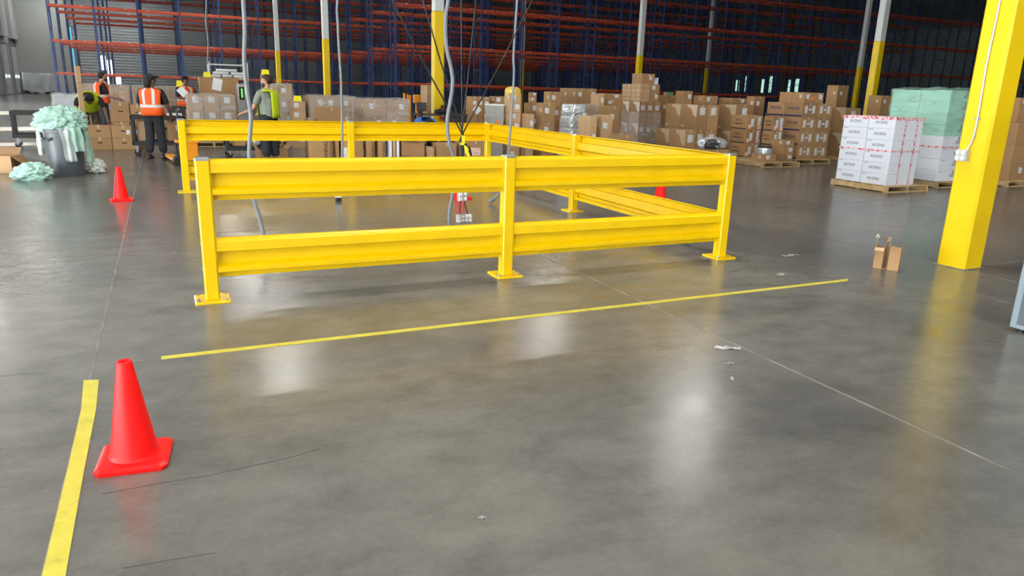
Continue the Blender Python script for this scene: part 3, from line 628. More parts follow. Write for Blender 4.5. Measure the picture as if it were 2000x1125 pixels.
def film(x0,x1,y0,y1,z0,z1,label,mt='film',amp=.02,seed=0,top=True):
    m=MB(); n=9; nz=max(5,int((z1-z0)/.12)); per=[]
    for i in range(n): per.append((x0+(x1-x0)*i/n,y0))
    for i in range(n): per.append((x1,y0+(y1-y0)*i/n))
    for i in range(n): per.append((x1-(x1-x0)*i/n,y1))
    for i in range(n): per.append((x0,y1-(y1-y0)*i/n))
    N=len(per); cx,cy=(x0+x1)/2,(y0+y1)/2; rs=[]
    for k in range(nz+1):
        z=z0+(z1-z0)*k/nz; r_=[]
        for (a,b) in per:
            q=abs(noise.noise((a*4+seed,b*4,z*5)))*amp+.006; dx,dy=a-cx,b-cy; l_=math.hypot(dx,dy)
            r_.append((a+dx/l_*q*1.3,b+dy/l_*q*1.3,z+(noise.noise((a*9,b*9,seed))*.04 if k==nz else 0)))
        rs.append(r_)
    if top:
        rs.append([(cx+(a-cx)*.82,cy+(b-cy)*.82,z1+.02+.05*abs(noise.noise((a*7,b*7,seed+3)))) for a,b in per])
        rs.append([(cx+(a-cx)*.3,cy+(b-cy)*.3,z1+.02) for a,b in per])
    m.rings(rs,caps=top); m.f=[f for f in m.f if len(f)<=4] if not top else m.f
    if not top: m.m=m.m[:len(m.f)]
    else: del m.f[-2], m.m[-2]
    o=m.build('stretch_film',mt,None); c_=Vector((cx,cy,z0)); 
    for v_ in o.data.vertices: v_.co-=c_
    o.location=c_; return tag(o,label,'stretch film','stretch film around pallets')
# white printed cartons on a pallet
WX,WY=12.13,9.3
pallet(WX-.06,WY-.1,1.15,1.30,'wooden pallet under the white printed cartons, nearest on the right')
stack('on the front white pallet',WX,WY,.122,1,2,[.208]*6,.78,1.16,'white','white printed',.004)
def band(x0,x1,y0,y1,z,h,label,verts=()):
    o=MB(); e=.008
    o.box(x0-e,x0-e+.002,y0-e,y1+e,z,z+h).box(x0-e,x1+e,y0-e,y0-e+.002,z,z+h).box(x1+e-.002,x1+e,y0-e,y1+e,z,z+h).box(x0-e,x1+e,y1+e-.002,y1+e,z,z+h)
    ob_=o.build('red_printed_tape','redtape'); c_=Vector((x0,y0,z))
    for v_ in ob_.data.vertices: v_.co-=c_
    ob_.location=c_; tag(ob_,label,'packing tape','red printed tape')
band(WX,WX+.78,WY,WY+1.16,1.315,.055,'red printed tape round the top edge of front white cartons')
band(WX,WX+.78,WY,WY+1.16,.735,.03,'red printed tape band round the middle of front white cartons')
for xx,lb in ((.28,'left'),(.60,'right')):
    o=MB().box(-.015,.015,-.002,0,0,1.25).box(-.015,.015,0,1.17,1.248,1.250).build('red_printed_tape','redtape',None,(WX+xx,WY-.009,.124)); tag(o,'vertical red printed tape on front white cartons, %s one'%lb,'packing tape','red printed tape')
GX,GY=14.0,9.62
pallet(GX-.06,GY-.1,1.2,1.45,'wooden pallet under the green wrapped white cartons')
stack('on green wrapped pallet',GX,GY,.122,1,2,[.222]*8,1.0,1.3,'whiteY','white',.004,'white_card')
film(GX,GX+1.0,GY,GY+1.3,1.02,1.92,'green tinted stretch film round the tall white carton stack','film_g',.03,3)
band(GX,GX+1.0,GY,GY+1.3,.78,.035,'red printed tape band round the green wrapped carton stack')
# right edge stack
pallet(15.86,9.3,1.2,1.1,'wooden pallet at the right edge behind the yellow column')
stack('on the pallet at the right edge',15.92,9.36,.122,1,1,[.36,.37,.46],1.05,.95,'plain','large brown')
o=carton(16.2,9.6,1.315,.75,.6,.50,'plain','brown carton with pink sticker topping the stack at the right edge'); sticker(o,'Y',.75,.6,-.25,.42,.10,.09,'rose','pink_sticker')
# blue striped cartons
pallet(14.88,14.14,1.25,1.36,'wooden pallet under the blue striped cartons')
stack('among blue striped boxes',14.95,14.21,.122,2,2,[.36]*4,1.08,1.26,'blue','blue striped brown',.004)
stack('in the row on top of the blue striped stack',15.32,14.55,1.563,2,2,[.27],.70,.90,'plain','brown')
for o in COL.objects:
    if o.get('label')=='brown carton, second column from left, in the row on top of the blue striped stack': sticker(o,'Y',.34,.44,.12,.12,.08,.09,'orange_label','orange_sticker')
# black banded cartons
pallet(13.75,14.85,.8,.85,'wooden pallet under the black banded cartons')
stack('in black banded stack',13.82,14.96,.122,1,1,[.36]*3,.56,.6,'band','black banded brown')
pallet(13.22,13.58,1.22,1.15,'wooden pallet holding the low flat cartons in front of banded boxes')
stack('in narrow banded stack between the black and blue stacks',14.12,14.32,.122,1,1,[.36]*3,.36,.36,'band','brown')
stack('in low stack of flat boxes before the blue stack',14.05,13.80,.122,1,1,[.18,.175,.17],.36,.42,'plain','flat brown')
carton(13.3,13.68,.122,.42,.42,.19,'plain','single flat brown carton on pallet beneath the silver film rolls')
t=thing('film_roll','silver and black wrapped cable reel lying on flat carton','reel',(13.52,13.9,.313)); MB().lathe([(.05,0),(.19,0),(.195,.02),(.195,.12),(.19,.14),(.06,.14)],24).build('roll','silver',t,smooth=False); MB().lathe([(.17,.14),(.17,.18),(.06,.185)],20).build('dark_band','black',t)
# tall cartons with white lettering
stack('in paired tall boxes behind fence corner',12.69,15.61,.0,2,2,[.79,.64],.74,1.36,'fa','tall brown')
stack('in the low front row before the tall boxes',11.98,15.11,.0,1,2,[.80],.34,1.29,'fa','tall brown')
stack('left behind black banded stack',14.08,15.70,.0,1,1,[.76,.70],.62,.72,'fa','tall brown')
stack('right of the blue striped stack',17.25,14.83,.122,1,2,[.66,.68],.6,1.15,'fa','tall brown')
pallet(17.2,14.75,.9,1.3,'wooden pallet under tall cartons behind the white pallet')
stack('in slim stack left behind blue stack',15.45,16.5,0,1,1,[.6,.6,.5],.4,.35,'plain','brown')
stack('behind tall boxes with green top',14.95,20.4,0,2,1,[.72,.94],.78,.5,'plain','brown')
o=carton(15.35,20.5,1.665,.24,.22,.09,'none','small carton with green wrap on top of far boxes'); sticker(o,'Y',.24,.22,0,.05,.22,.07,'green_lab','green_wrap')
stack('behind tall boxes in narrow pile',14.42,18.45,0,1,1,[.5,.48,.42,.4],.36,.4,'plain','small brown')
stack('behind tall boxes, right of the narrow pile',14.92,18.12,0,1,1,[.72,.70,.26],.58,.5,'plain','brown')
stack('behind tall boxes, twin pile',15.71,17.73,0,2,1,[.72,.70,.22],1.24,.64,'plain','brown')
stack('in dim pile behind the white cartons',20.6,16.43,0,2,1,[.7,.7,.46],.98,.5,'plain','brown')
stack('in dark tower before the grey column',22.0,19.4,0,1,1,[.75,.75,.7],.55,.5,'plain','dim brown')
stack('in dim low heap right of blue stack',19.2,18.0,0,3,1,[.6,.6,.25],2.1,.7,'plain','dim brown')
# the tall tower
pallet(13.34,19.16,.9,1.3,'wooden pallet under the film wrapped tall tower')
stack('in lower tall tower',13.38,19.22,.122,3,2,[.66,.66],.80,1.17,'three','tall brown')
film(13.37,14.19,19.21,20.40,.13,1.12,'clear stretch film round the lower half of the tall tower','film',.012,8,False)
stack('in upper tall tower, thin boxes',13.46,19.35,1.444,1,2,[.132]*4,.36,1.05,'thin','thin pale',.006,'card_l')
stack('in upper tall tower right side',13.83,19.35,1.444,1,1,[.265,.265],.36,.55,'plain','brown')
carton(13.55,19.45,1.974,.48,.55,.31,'plain','square brown carton crowning the tall tower')
carton(14.04,19.5,1.974,.17,.35,.2,'none','small white box beside the crowning carton',None,0,'white_card')
# centre group
stack('in labelled box block beside the column',7.35,18.17,0,3,1,[.72,.74],.52,.45,'haz','brown')
o=MB().box(-.09,.09,-.001,.001,-.09,.09).build('hazard_diamond','paper'); o.location=(7.5,18.165,1.12); o.rotation_euler=(0,R(45),0); tag(o,'white diamond sticker on the labelled box block','sticker')
for k in range(5):
    lay=['bottom','second','third','fourth','top'][k]
    t=thing('storage_tote','grey translucent storage tote, %s one of the tote stack'%lay,'tote',(7.36,16.7,k*.262),0,'stacked grey totes')
    MB().rings([[(-.17,-.14,.0),(.17,-.14,0),(.17,.14,0),(-.17,.14,0)],[(-.19,-.16,.22),(.19,-.16,.22),(.19,.16,.22),(-.19,.16,.22)]]).build('bin','tote',t)
    MB().cbox(-.2,.2,-.17,.17,.22,.26,.01).build('lid','paper' if k==4 else 'tote',t)
    if k==3: MB().box(-.03,.06,-.165,-.16,.06,.14).build('orange_sticker','orange_label',t)
stack('behind the totes',8.05,18.3,0,1,1,[.62,.64,.22],.36,.36,'plain','brown')
stack('in the yellow topped tower',7.60,16.35,0,1,1,[.225]*7,.32,.34,'plain','ochre brown',.006,'card_l')
tc_=MB().lathe([(.19,-.12),(.20,-.03),(.185,.03),(.12,.075),(.03,.07)],22)
tc_.v=[(x*(1+.12*noise.noise((x*20,y*20,z*9))),y*(1+.12*noise.noise((y*20,x*20,z*9))),z+.03*noise.noise((x*18,y*18,2))) for x,y,z in tc_.v]
tag(tc_.build('yellow_cover','yellow_crinkle',None,(7.76,16.52,1.64)),'crinkled yellow plastic cover on top of the slim carton tower','cover')
stack('in mixed pile right of yellow topped tower',8.50,17.0,0,1,1,[.35,.35,.33,.32],.34,.42,'plain','brown')
stack('perched atop the mixed pile',8.62,17.3,1.352,1,1,[.14,.12],.2,.12,'plain','small brown',.004)
stack('in front of mixed pile',7.96,16.13,0,1,1,[.55,.55],.22,.38,'plain','narrow pale',.006,'card_l')
stack('in the pile left of silver bags',8.45,16.24,0,1,1,[.46,.45,.46],.36,.36,'plain','brown')
stack('in the far narrow pile behind the silver bags',9.72,18.27,0,1,1,[.42,.42,.41,.40],.34,.4,'plain','brown')
stack('in broad pile behind the silver bags',10.92,18.89,0,2,2,[.46,.45,.44,.42],.68,1.03,'plain','brown')
for k in range(5):
    lay=['bottom','second','third','fourth','top'][k]; h=.27; m=MB(); rs=[]
    for q in range(7):
        f_=q/6; r_=[]
        for i in range(28):
            a=2*math.pi*i/28; c_,s_=math.cos(a),math.sin(a); e=.3
            px_=math.copysign(abs(c_)**e,c_)*.19; py_=math.copysign(abs(s_)**e,s_)*.30
            b_=1-.10*abs(f_-.5)**2*4+.10*noise.noise((i*.9,q*1.3,k*7)); r_.append((px_*b_,py_*b_,h*f_+(.02*noise.noise((i,q,k+9)) if 0<q<6 else 0)))
        rs.append(r_)
    m.rings(rs); tag(m.build('silver_bag','silver',None,(8.80+random.uniform(-.015,.015)+.012*k,15.45,k*.274),R(random.uniform(-2,2))),'shiny silver film wrapped pack, %s one of the leaning silver pile'%lay,'package','silver film packs')
stack('in wrapped box right behind the silver bags',9.92,16.96,0,1,1,[.67,.67],.52,.5,'plain','brown')
film(9.91,10.45,16.95,17.47,1.0,1.35,'clear film round the wrapped box right behind silver bags','film',.01,4,False)
stack('in slender pair behind middle side post',8.67,14.34,0,1,2,[1.13],.2,.54,'plain','slender pale',.004,'card_l')
stack('in small pile behind the middle side post',9.02,14.42,0,1,1,[.58,.58],.32,.36,'plain','pale',.006,'card_l')
stack('in the labelled pile left of tall tower',10.30,16.15,0,1,1,[.67,.67],.36,.42,'plain','brown')
stack('in the pile of long boxes left of the tall tower',11.07,17.64,0,1,1,[.66,.65,.17,.17],.62,.42,'plain','long brown')
stack('in upright box pile beside the long boxes',10.72,17.36,0,1,1,[.62,.60,.40],.2,.42,'plain','pale',.006,'card_l')
carton(9.15,13.75,0,.32,.50,.76,'plain','low brown carton just behind the fence side, flat lid')
t=thing('plastic_bag_pile','crumpled clear and grey plastic wrap pile behind fence corner','plastic wrap',(12.0,14.1,.425))
carton(11.62,13.85,0,.72,.5,.42,'plain','brown carton under the crumpled plastic wrap pile')
def blob(name,mt,rx,ry,rz_,seed,parent=None,loc=(0,0,0),sub=4,amp=.35,fr=3.2,flat=True,smooth=False):
    bm=bmesh.new(); bmesh.ops.create_icosphere(bm,subdivisions=sub,radius=1)
    for v in bm.verts:
        n_=noise.noise(v.co*fr+Vector((seed,seed*2,0)))*.6+noise.noise(v.co*fr*2.6+Vector((0,seed,seed)))*.4+.25*noise.noise(v.co*fr*6+Vector((seed,0,3)))
        v.co*=1+amp*n_
        v.co=Vector((v.co.x*rx,v.co.y*ry,(v.co.z*rz_ if not flat else max(v.co.z,-.75)*rz_+.75*rz_)))
    me=bpy.data.meshes.new(name); bm.to_mesh(me); bm.free(); me.materials.append(M[mt])
    for p in me.polygons: p.use_smooth=smooth
    return link(name,me,parent,loc)
blob('grey_wrap','silver',.36,.24,.13,5,t); blob('dark_wrap','dark',.22,.15,.13,9,t,(-.1,-.12,0)); blob('clear_wrap','film',.4,.26,.16,13,t)
# thin flat carton tower by the column and desk things
carton(7.60,22.5,0,.3,.66,.95,'plain','brown carton beneath the tower of thin pale cartons beside column')
stack('in thin tower left of column',7.58,22.5,.953,1,1,[.06]*13,.32,.68,'thin','thin pale',.004,'card_l')
stack('in film wrapped pallet left of column',4.45,18.05,.122,2,2,[.4,.4,.40],1.15,1.1,'plain','brown')
pallet(4.40,18.0,1.25,1.2,'wooden pallet under film wrapped cartons left of the column')
film(4.44,5.61,18.04,19.16,.14,1.33,'clear stretch film over the pallet left of the column','film',.03,21)
stack('in wrapped pallet behind far fence post',3.50,19.92,.122,3,2,[.41,.41,.40],1.2,1.1,'plain','brown')
pallet(3.44,19.86,1.3,1.2,'wooden pallet under wrapped cartons behind the far middle post')
film(3.49,4.71,19.91,21.03,.14,1.345,'clear stretch film over the pallet behind the far middle post','film',.03,31)
carton(3.21,17.23,.0,.60,.5,1.13,'none','tall plain brown carton in front of the pallet behind the far post')
carton(2.98,17.5,.0,.16,.35,.86,'plain','narrow carton standing left of the tall plain carton')
stack('in flat pile with yellow sign',3.05,20.15,0,1,1,[.35,.35,.25,.24],.38,.38,'plain','pale flat',.006,'card_l')
stack('in wrapped stack behind the man in lime vest',2.52,20.95,.122,2,1,[.37]*4,.70,.8,'plain','brown')
pallet(2.48,20.9,.8,.95,'wooden pallet under the stack behind the man in lime vest')
film(2.51,3.23,20.94,21.76,.14,1.61,'clear stretch film over the stack behind the man in lime vest','film',.025,41)
carton(2.5,21.5,1.605,.25,.22,.24,'plain','small carton under the yellow sign behind the man in lime vest')
pallet(.5,20.38,1.25,1.15,'wooden pallet under film wrapped labelled cartons at far fence end')
def multi_label(desc,x,y,z0,nx,hs,sx,sy):
    stack(desc,x,y,z0,nx,1,hs,sx,sy,'three','brown',.006)
multi_label('in film wrapped labelled load',.57,20.45,.122,3,[.38,.39,.39],1.12,1.0)
film(.56,1.70,20.44,21.46,.14,1.29,'clear stretch film round the labelled load at far fence end','film',.03,51)
carton(1.02,23.62,0,1.08,.7,1.75,'none','big tall brown carton with paper taped on, behind the labelled load')
tag(MB().box(-.13,.13,-.001,.001,-.17,.17).build('paper_sheet','paper',None,(1.50,23.615,1.55),(0,R(12),0)),'white paper sheet taped on the big tall carton','paper')
# left cartons
stack('at left beside cart, front row',-1.66,19.72,0,2,1,[.275,.275],1.02,.45,'handle','brown',.006)
stack('at left, rear row',-1.12,20.25,0,2,1,[.62],.72,.42,'plain','brown',.006)
carton(-1.12,20.22,.621,.38,.45,.44,'handle','largest brown carton on top at left beside the orange vest worker'); carton(-.72,20.25,.621,.30,.40,.40,'handle','brown carton on top at left, right of the largest one')
stack('in wrapped far load at left, left pallet',-2.35,28.4,.122,3,1,[.16]*8,1.35,1.0,'none','flat brown')
pallet(-2.4,28.35,1.45,1.1,'wooden pallet under the far left wrapped load'); film(-2.36,-.99,28.39,29.41,.14,1.41,'clear stretch film over the far left load, behind worker in profile','film',.04,61)
stack('in wrapped far load at left, right pallet',-.85,27.6,.122,3,1,[.16]*8,1.25,1.0,'none','flat brown')
pallet(-.9,27.55,1.35,1.1,'wooden pallet under the far wrapped load behind orange vest worker'); film(-.86,.41,27.59,28.61,.14,1.41,'clear stretch film over the far load behind orange vest worker','film',.04,71)
carton(-3.0,26.3,0,.72,.6,1.1,'none','large white wrapped carton beyond the grey bin',None,0,'white_card'); film(-3.01,-2.27,26.29,26.91,.5,1.12,'loose film over the white wrapped carton beyond the bin','film',.05,81)
carton(.35,24.2,0,.42,.4,1.02,'plain','brown carton under worker with paper, far left'); carton(.25,22.2,0,.35,.35,.85,'plain','brown carton left of the labelled load')
# cartons seen below the far rail
carton(2.50,14.35,0,.36,.3,.80,'corning','brown carton with sideways lettering, leftmost below the far rail')
carton(2.98,14.4,0,.07,.3,.8,'none','narrow dark edged carton right of the leftmost lettered one')
o=carton(3.09,14.3,0,.17,.3,.80,'none','narrow carton with white label below the far rail'); sticker(o,'Y',.17,.3,.0,.36,.12,.20)
carton(3.32,14.3,0,.18,.3,.80,'none','plain narrow carton left of the far middle post')
carton(3.56,14.2,0,.15,.3,.80,'corning','narrow carton with sideways lettering just right of far middle post')
carton(3.77,14.2,0,.16,.3,.80,'corning','second narrow carton with sideways lettering right of far middle post')
for k in range(3): carton(3.985+k*.075,14.15,0,.055,.3,.8,'none','thin pale panel carton %s of three below the far rail'%['first','second','third'][k],'thin pale panels',0,'white_card' if k!=1 else 'card_l')
carton(4.24,14.1,0,.46,.35,.30,'none','lower brown carton under the upside down lettered one'); carton(4.24,14.1,.302,.46,.35,.48,'corningU','brown carton with upside down lettering below the far rail')
for k in range(4): carton(4.74,14.05,k*.12,.15,.3,.117,'none','small pale flat box, %s of the pile below the blue worker'%['bottom','second','third','top'][k],'small flat boxes',0,'card_l')
o=carton(4.93,14.0,0,.42,.32,.56,'none','brown open carton below the blue worker'); 
o=carton(5.42,13.9,0,.62,.4,.62,'none','brown carton with orange label below the far rail'); sticker(o,'Y',.62,.4,-.05,.40,.30,.16,'label_o')
# ------------------------------------------------------------------ yellow tent signs
def tent(x,y,z,label,s=1):
    t=thing('tent_sign',label,'sign',(x,y,z),0,'yellow folded pallet signs')
    m=MB().add([(-.11*s,-.05,0),(.11*s,-.05,0),(.09*s,0,.14*s),(-.09*s,0,.14*s)],[(0,1,2,3)]); m.build('front_leaf','tent',t)
    m=MB().add([(-.11*s,.05,0),(.11*s,.05,0),(.09*s,0.001,.14*s),(-.09*s,0.001,.14*s)],[(3,2,1,0)]); m.build('back_leaf','tent',t)
tent(1.25,23.8,1.753,'yellow folded sign on top of the big tall carton'); tent(2.62,21.6,1.85,'yellow folded sign above the man in lime vest'); tent(3.24,20.3,1.195,'yellow folded sign on flat pile, rightmost of the signs')
tent(.55,24.35,1.03+.42,'yellow folded sign beside the worker holding paper',1.3); carton(.4,24.25,1.022,.3,.3,.425,'plain','small carton under the yellow sign beside worker holding paper')
# ------------------------------------------------------------------ waste bin with foam wrap
t=thing('waste_bin','large round grey waste bin overflowing with green foam wrap','bin',(-1.55,14.38,0))
MB().lathe([(.0,.0),(.245,0),(.25,.01),(.262,.12),(.292,.70),(.292,.72),(.315,.725),(.315,.775),(.292,.78),(.285,.77),(.272,.70),(.235,.05),(.0,.05)],32,caps=False).build('bin_body','can',t,smooth=False)
autosmooth(bpy.context.scene.objects[t.children[0].name],35)
for a in (R(225),R(45)):
    h=MB(); c_,s_=math.cos(a),math.sin(a)
    h.tube([(c_*.29-s_*.07,s_*.29+c_*.07,.64),(c_*.335-s_*.07,s_*.335+c_*.07,.60),(c_*.335+s_*.07,s_*.335-c_*.07,.60),(c_*.29+s_*.07,s_*.29-c_*.07,.64)],.016,6).build('handle','can',t)
h=thing('foam_wrap_heap','heap of mint green foam wrap spilling from the grey bin','foam wrap',(-1.55,14.38,.70))
blob('foam','foam',.33,.27,.17,2,h,(-.02,0,.0),5,.42,2.3,True,True); blob('foam','foam',.24,.2,.17,6,h,(-.12,.02,.12),5,.5,2.3,True,True); blob('foam','foam',.22,.2,.18,8,h,(.13,.02,.10),5,.5,2.3,True,True); blob('foam_fold','foam_sheet',.36,.24,.2,19,h,(-.02,-.02,.06),5,.6,2.0,True,True)
def drape(name,mt,parent,x,y,wd,L,lean=0,rz=0,seed=0):
    n,k_=8,12; vs_=[];fs=[]
    for j in range(k_+1):
        for i in range(n+1):
            a=(i/n-.5)*wd*(1+.1*math.sin(j*.7+seed)); z=-j/k_*L
            vs_.append((a+lean*j/k_,-.03*math.sin(i*1.2+seed+j*.15)-.02*noise.noise((i*.5,j*.5,seed))-(0 if j else -.04),z+.02*noise.noise((i*.8,seed,1))*(j/k_)))
    for j in range(k_):
        for i in range(n): fs.append((j*(n+1)+i,(j+1)*(n+1)+i,(j+1)*(n+1)+i+1,j*(n+1)+i+1))
    o=MB().add(vs_,fs).build(name,mt,parent,(x,y,0),rz,True); s_=o.modifiers.new('t','SOLIDIFY'); s_.thickness=.004; return o
o=drape('foam_strip','foam_sheet_w',h,.06,-.345,.15,.54,.05,R(5),1); o.location.z=.10
o=drape('foam_strip','foam_sheet',h,.20,-.31,.17,.40,.05,R(30),4); o.location.z=.12
o=drape('foam_strip','foam_sheet_w',h,-.36,-.02,.12,.42,-.02,R(-80),7); o.location.z=.06
o=drape('foam_strip','foam_sheet',h,.345,-.05,.14,.55,.05,R(70),9); o.location.z=.06
h=thing('foam_wrap_heap','mint green foam wrap pile on floor left of the grey bin','foam wrap',(-1.98,13.80,0)); blob('foam','foam',.26,.2,.15,12,h,(0,0,0),5,.5,2.2,True,True)
h=thing('foam_wrap_heap','white crumpled foam pile on floor right of the grey bin','foam wrap',(-1.18,14.75,0)); blob('foam','foam_w',.17,.16,.14,15,h,(0,0,0),5,.55,2.8,True,True)
t=thing('cardboard_tube','tall upright brown cardboard column behind the grey bin','cardboard tube',(-1.74,20.35,0),R(10))
MB().cbox(-.06,.06,-.06,.06,0,1.0,.012).build('lower_sleeve','card_l',t); MB().cbox(-.055,.055,-.055,.055,1.0,1.50,.012).build('middle_sleeve','card_l',t); MB().cbox(-.06,.06,-.06,.06,1.50,1.88,.012).build('upper_sleeve','card_l',t)
# open carton on the floor at the left edge
t=thing('open_carton','open brown carton lying on floor at the left edge','box',(-2.62,15.05,0),R(-12))
MB().box(-.30,.26,-.2,-.196,0,.29).build('side_wall','card_l',t); MB().box(-.30,.26,.2,.204,0,.29).build('side_wall','card',t); MB().box(-.304,-.30,-.2,.2,0,.29).build('side_wall','card',t); MB().box(.256,.26,-.2,.2,0,.29).build('side_wall','card',t); MB().box(-.3,.26,-.2,.2,.001,.006).build('bottom','card_in',t)
MB().box(0,.24,-.19,.19,-.002,.002).build('flap','card',t,(.26,0,.285),(0,R(35),0)); MB().box(-.29,.25,0,.17,-.002,.002).build('flap','card_in',t,(0,.2,.29),(R(40),0,0))
# ------------------------------------------------------------------ carts
def service_cart(x,y,rz,L,W,H,label,zs=(.22,),top=True):
    t=thing('service_cart',label,'cart',(x,y,0),rz,'black service carts')
    def tray(z,h=.09):
        s=MB().box(-L/2,L/2,-W/2,W/2,z-h,z-h+.02)
        s.box(-L/2,L/2,-W/2,-W/2+.025,z-h+.02,z).box(-L/2,L/2,W/2-.025,W/2,z-h+.02,z).box(-L/2,-L/2+.025,-W/2,W/2,z-h+.02,z).box(L/2-.025,L/2,-W/2,W/2,z-h+.02,z); return s
    if top: tray(H).build('top_tray','dark',t)
    tray(zs[0]+.09).build('bottom_tray','dark',t)
    for sx in (-1,1):
        for sy in (-1,1):
            MB().cbox(-.035,.035,-.03,.03,zs[0]+.02,H-.05,.01).build('leg','dark',t,(sx*(L/2-.04),sy*(W/2-.035),0))
            w_=MB().lathe([(.055,-.016),(.06,-.01),(.06,.01),(.055,.016)],14).build('caster','black',t,(sx*(L/2-.08),sy*(W/2-.06),.061),(R(90),0,0))
            MB().box(-.022,.022,-.022,.022,.07,zs[0]+.01).build('caster_fork','steel_dull',t,(sx*(L/2-.08),sy*(W/2-.06),0))
    return t
service_cart(-2.72,20.6,R(4),1.0,.62,.83,'dark plastic service cart at far left behind the foam bin')
service_cart(-.12,18.35,R(0),1.1,.6,.86,'black service cart with cartons behind the worker in orange vest')
carton(-.55,18.15,.315,.30,.4,.42,'plain','pale carton on lower tray of cart behind the orange vest worker',None,0,'card_l'); carton(.05,18.15,.315,.34,.4,.46,'plain','brown carton on lower tray of cart, right side')
tag(MB().cbox(-.16,.16,-.1,.1,0,.05,.02).build('foam_pad','foam_w',None,(.22,18.2,.865)),'white foam pad lying on the black cart top','pad')
carton(.15,18.45,.865,.3,.2,.16,'none','small dark tray on the black cart',None,0,'dark')
service_cart(1.75,17.6,R(2),1.15,.6,.80,'black service cart in front of the man in lime vest',(.16,))
carton(1.35,17.4,.255,.26,.35,.34,'none','small brown carton in the low tray of cart near man'); tag(blob('plastic_liner','sheet',.13,.12,.2,33,None,(1.80,17.55,.255),3,.3),'clear plastic liner bag in the black cart tray','bag')
service_cart(6.08,15.35,R(0),1.0,.6,.84,'black utility cart behind the far fence right corner',(.34,))
# open carton with raised flaps beside cart
t=thing('open_carton','open brown carton with raised flaps behind the near left rail','box',(2.05,16.6,0),R(8))
for a in ((-.3,.3,-.2,-.196),(-.3,.3,.196,.2),(-.3,-.296,-.2,.2),(.296,.3,-.2,.2)): MB().box(*a,0,.25).build('side_wall','card',t)
MB().box(-.3,.3,-.2,.2,.001,.006).build('bottom','card_in',t)
MB().box(-.26,.0,-.19,.19,-.002,.002).build('flap','card_l',t,(-.3,0,.25),(0,R(55),0)); MB().box(0,.26,-.19,.19,-.002,.002).build('flap','card_in',t,(.3,0,.25),(0,R(-48),0))
# ------------------------------------------------------------------ orange pallet jack
t=thing('pallet_jack','orange pallet jack with black wheels beside the far left fence post','pallet jack',(.26,15.92,0),R(8))
MB().cbox(-.02,.30,-.10,.10,.08,.46,.02).build('pump_housing','orange_metal',t); MB().cbox(-.10,.32,-.12,.12,.44,.49,.01).build('head_plate','orange_metal',t)
for s in (-.2,.2): MB().cbox(-.08,.08,0,1.1,.06,.12,.01).build('fork','orange_metal',t,(.14+s,.1,0))
for s in (-.06,.06): MB().lathe([(.075,-.025),(.09,-.018),(.09,.018),(.075,.025)],18).build('wheel','black',t,(-.08+0*s,-.02+s,.091),(R(90),0,0))
MB().tube([(-.07,0,.15),(-.09,0,.3),(-.10,0,.42)],.028,8).build('pump_cylinder','black',t); MB().tube([(-.03,0,.49),(-.02,.03,.9),(-.01,.06,1.12)],.018,8).build('handle','black',t); MB().tube([(-.11,.06,1.12),(.09,.06,1.12)],.02,8).build('grip','black',t)
# second jack far away by the column
t=thing('pallet_jack','small yellow orange lift parts standing left of the thin carton tower','pallet jack',(7.35,24.0,0))
for x,h in ((-.06,1.46),(.06,1.42),(.14,1.4)): MB().cbox(-.03,.03,-.04,.04,0,h,.01).build('mast','orange_metal',t,(x,0,0))
MB().cbox(.26,.48,-.08,.08,1.15,1.42,.02).build('head_block','orange_metal',t); MB().box(.34,.40,-.05,.05,0,1.15).build('post','orange_metal',t)
# ------------------------------------------------------------------ white shelf unit, machine, desk
t=thing('shelf_unit','white wire shelf unit loaded with white tubes, above the tall carton','shelf',(1.92,25.0,0))
for x in (-.55,.55):
    for y in (-.25,.25): MB().box(-.025,.025,-.025,.025,0,2.22).build('post','white_metal',t,(x,y,0))
for z in (.4,1.0,1.72,2.12): MB().box(-.55,.55,-.26,.26,z,z+.04).build('shelf_board','white_metal',t,(0,0,0))
for i,(x,z,L,a) in enumerate([(-.36,1.804,.28,0),(-.04,1.804,.28,0),(.28,1.804,.28,0),(-.22,1.89,.46,0),(.27,1.89,.40,0),(-.05,1.976,.6,0)]):
    tag(MB().lathe([(.03,-L/2),(.042,-L/2+.02),(.042,L/2-.02),(.03,L/2)],10).build('tube','paper',None,(1.92+x,24.78,z),(0,R(90+a),0),True),'white tube lying on the wire shelf, %s'%['bottom left','bottom middle','bottom right','middle left','middle right','topmost'][i],'tube','white tubes on shelf')
t=thing('machine','grey upright machine with bright green strip behind the labelled load','machine',(2.06,22.9,0))
MB().cbox(-.09,.14,-.2,.2,0,1.6,.02).build('cabinet','steel_dull',t); MB().box(-.05,.09,-.206,-.2,1.15,1.5).build('panel','screen',t); MB().box(.0,.05,-.212,-.206,1.2,1.46).build('green_strip','green_led',t)
t=thing('desk','black framed work desk behind the far rail near column','desk',(6.15,17.6,0))
MB().cbox(-.5,.75,-.3,.3,.98,1.02,.01).build('desk_top','dark',t)
for x in (-.45,.7):
    for y in (-.25,.25): MB().box(-.025,.025,-.025,.025,0,.98).build('leg','black',t,(x,y,0))
t=thing('monitor','black computer monitor tilted on the work desk','monitor',(5.78,17.55,1.02),R(0)); MB().cbox(-.13,.13,-.012,.012,.06,.27,.008).build('screen','screen',t,(0,0,0),(R(-10),0,0)); MB().box(-.02,.02,0,.03,0,.1).build('stand','black',t); MB().box(-.08,.08,-.05,.06,0,.01).build('foot','black',t)
tag(blob('black_bag','black',.24,.16,.07,44,None,(6.35,17.55,1.02),3,.4),'black bag lying on the work desk by the column','bag')
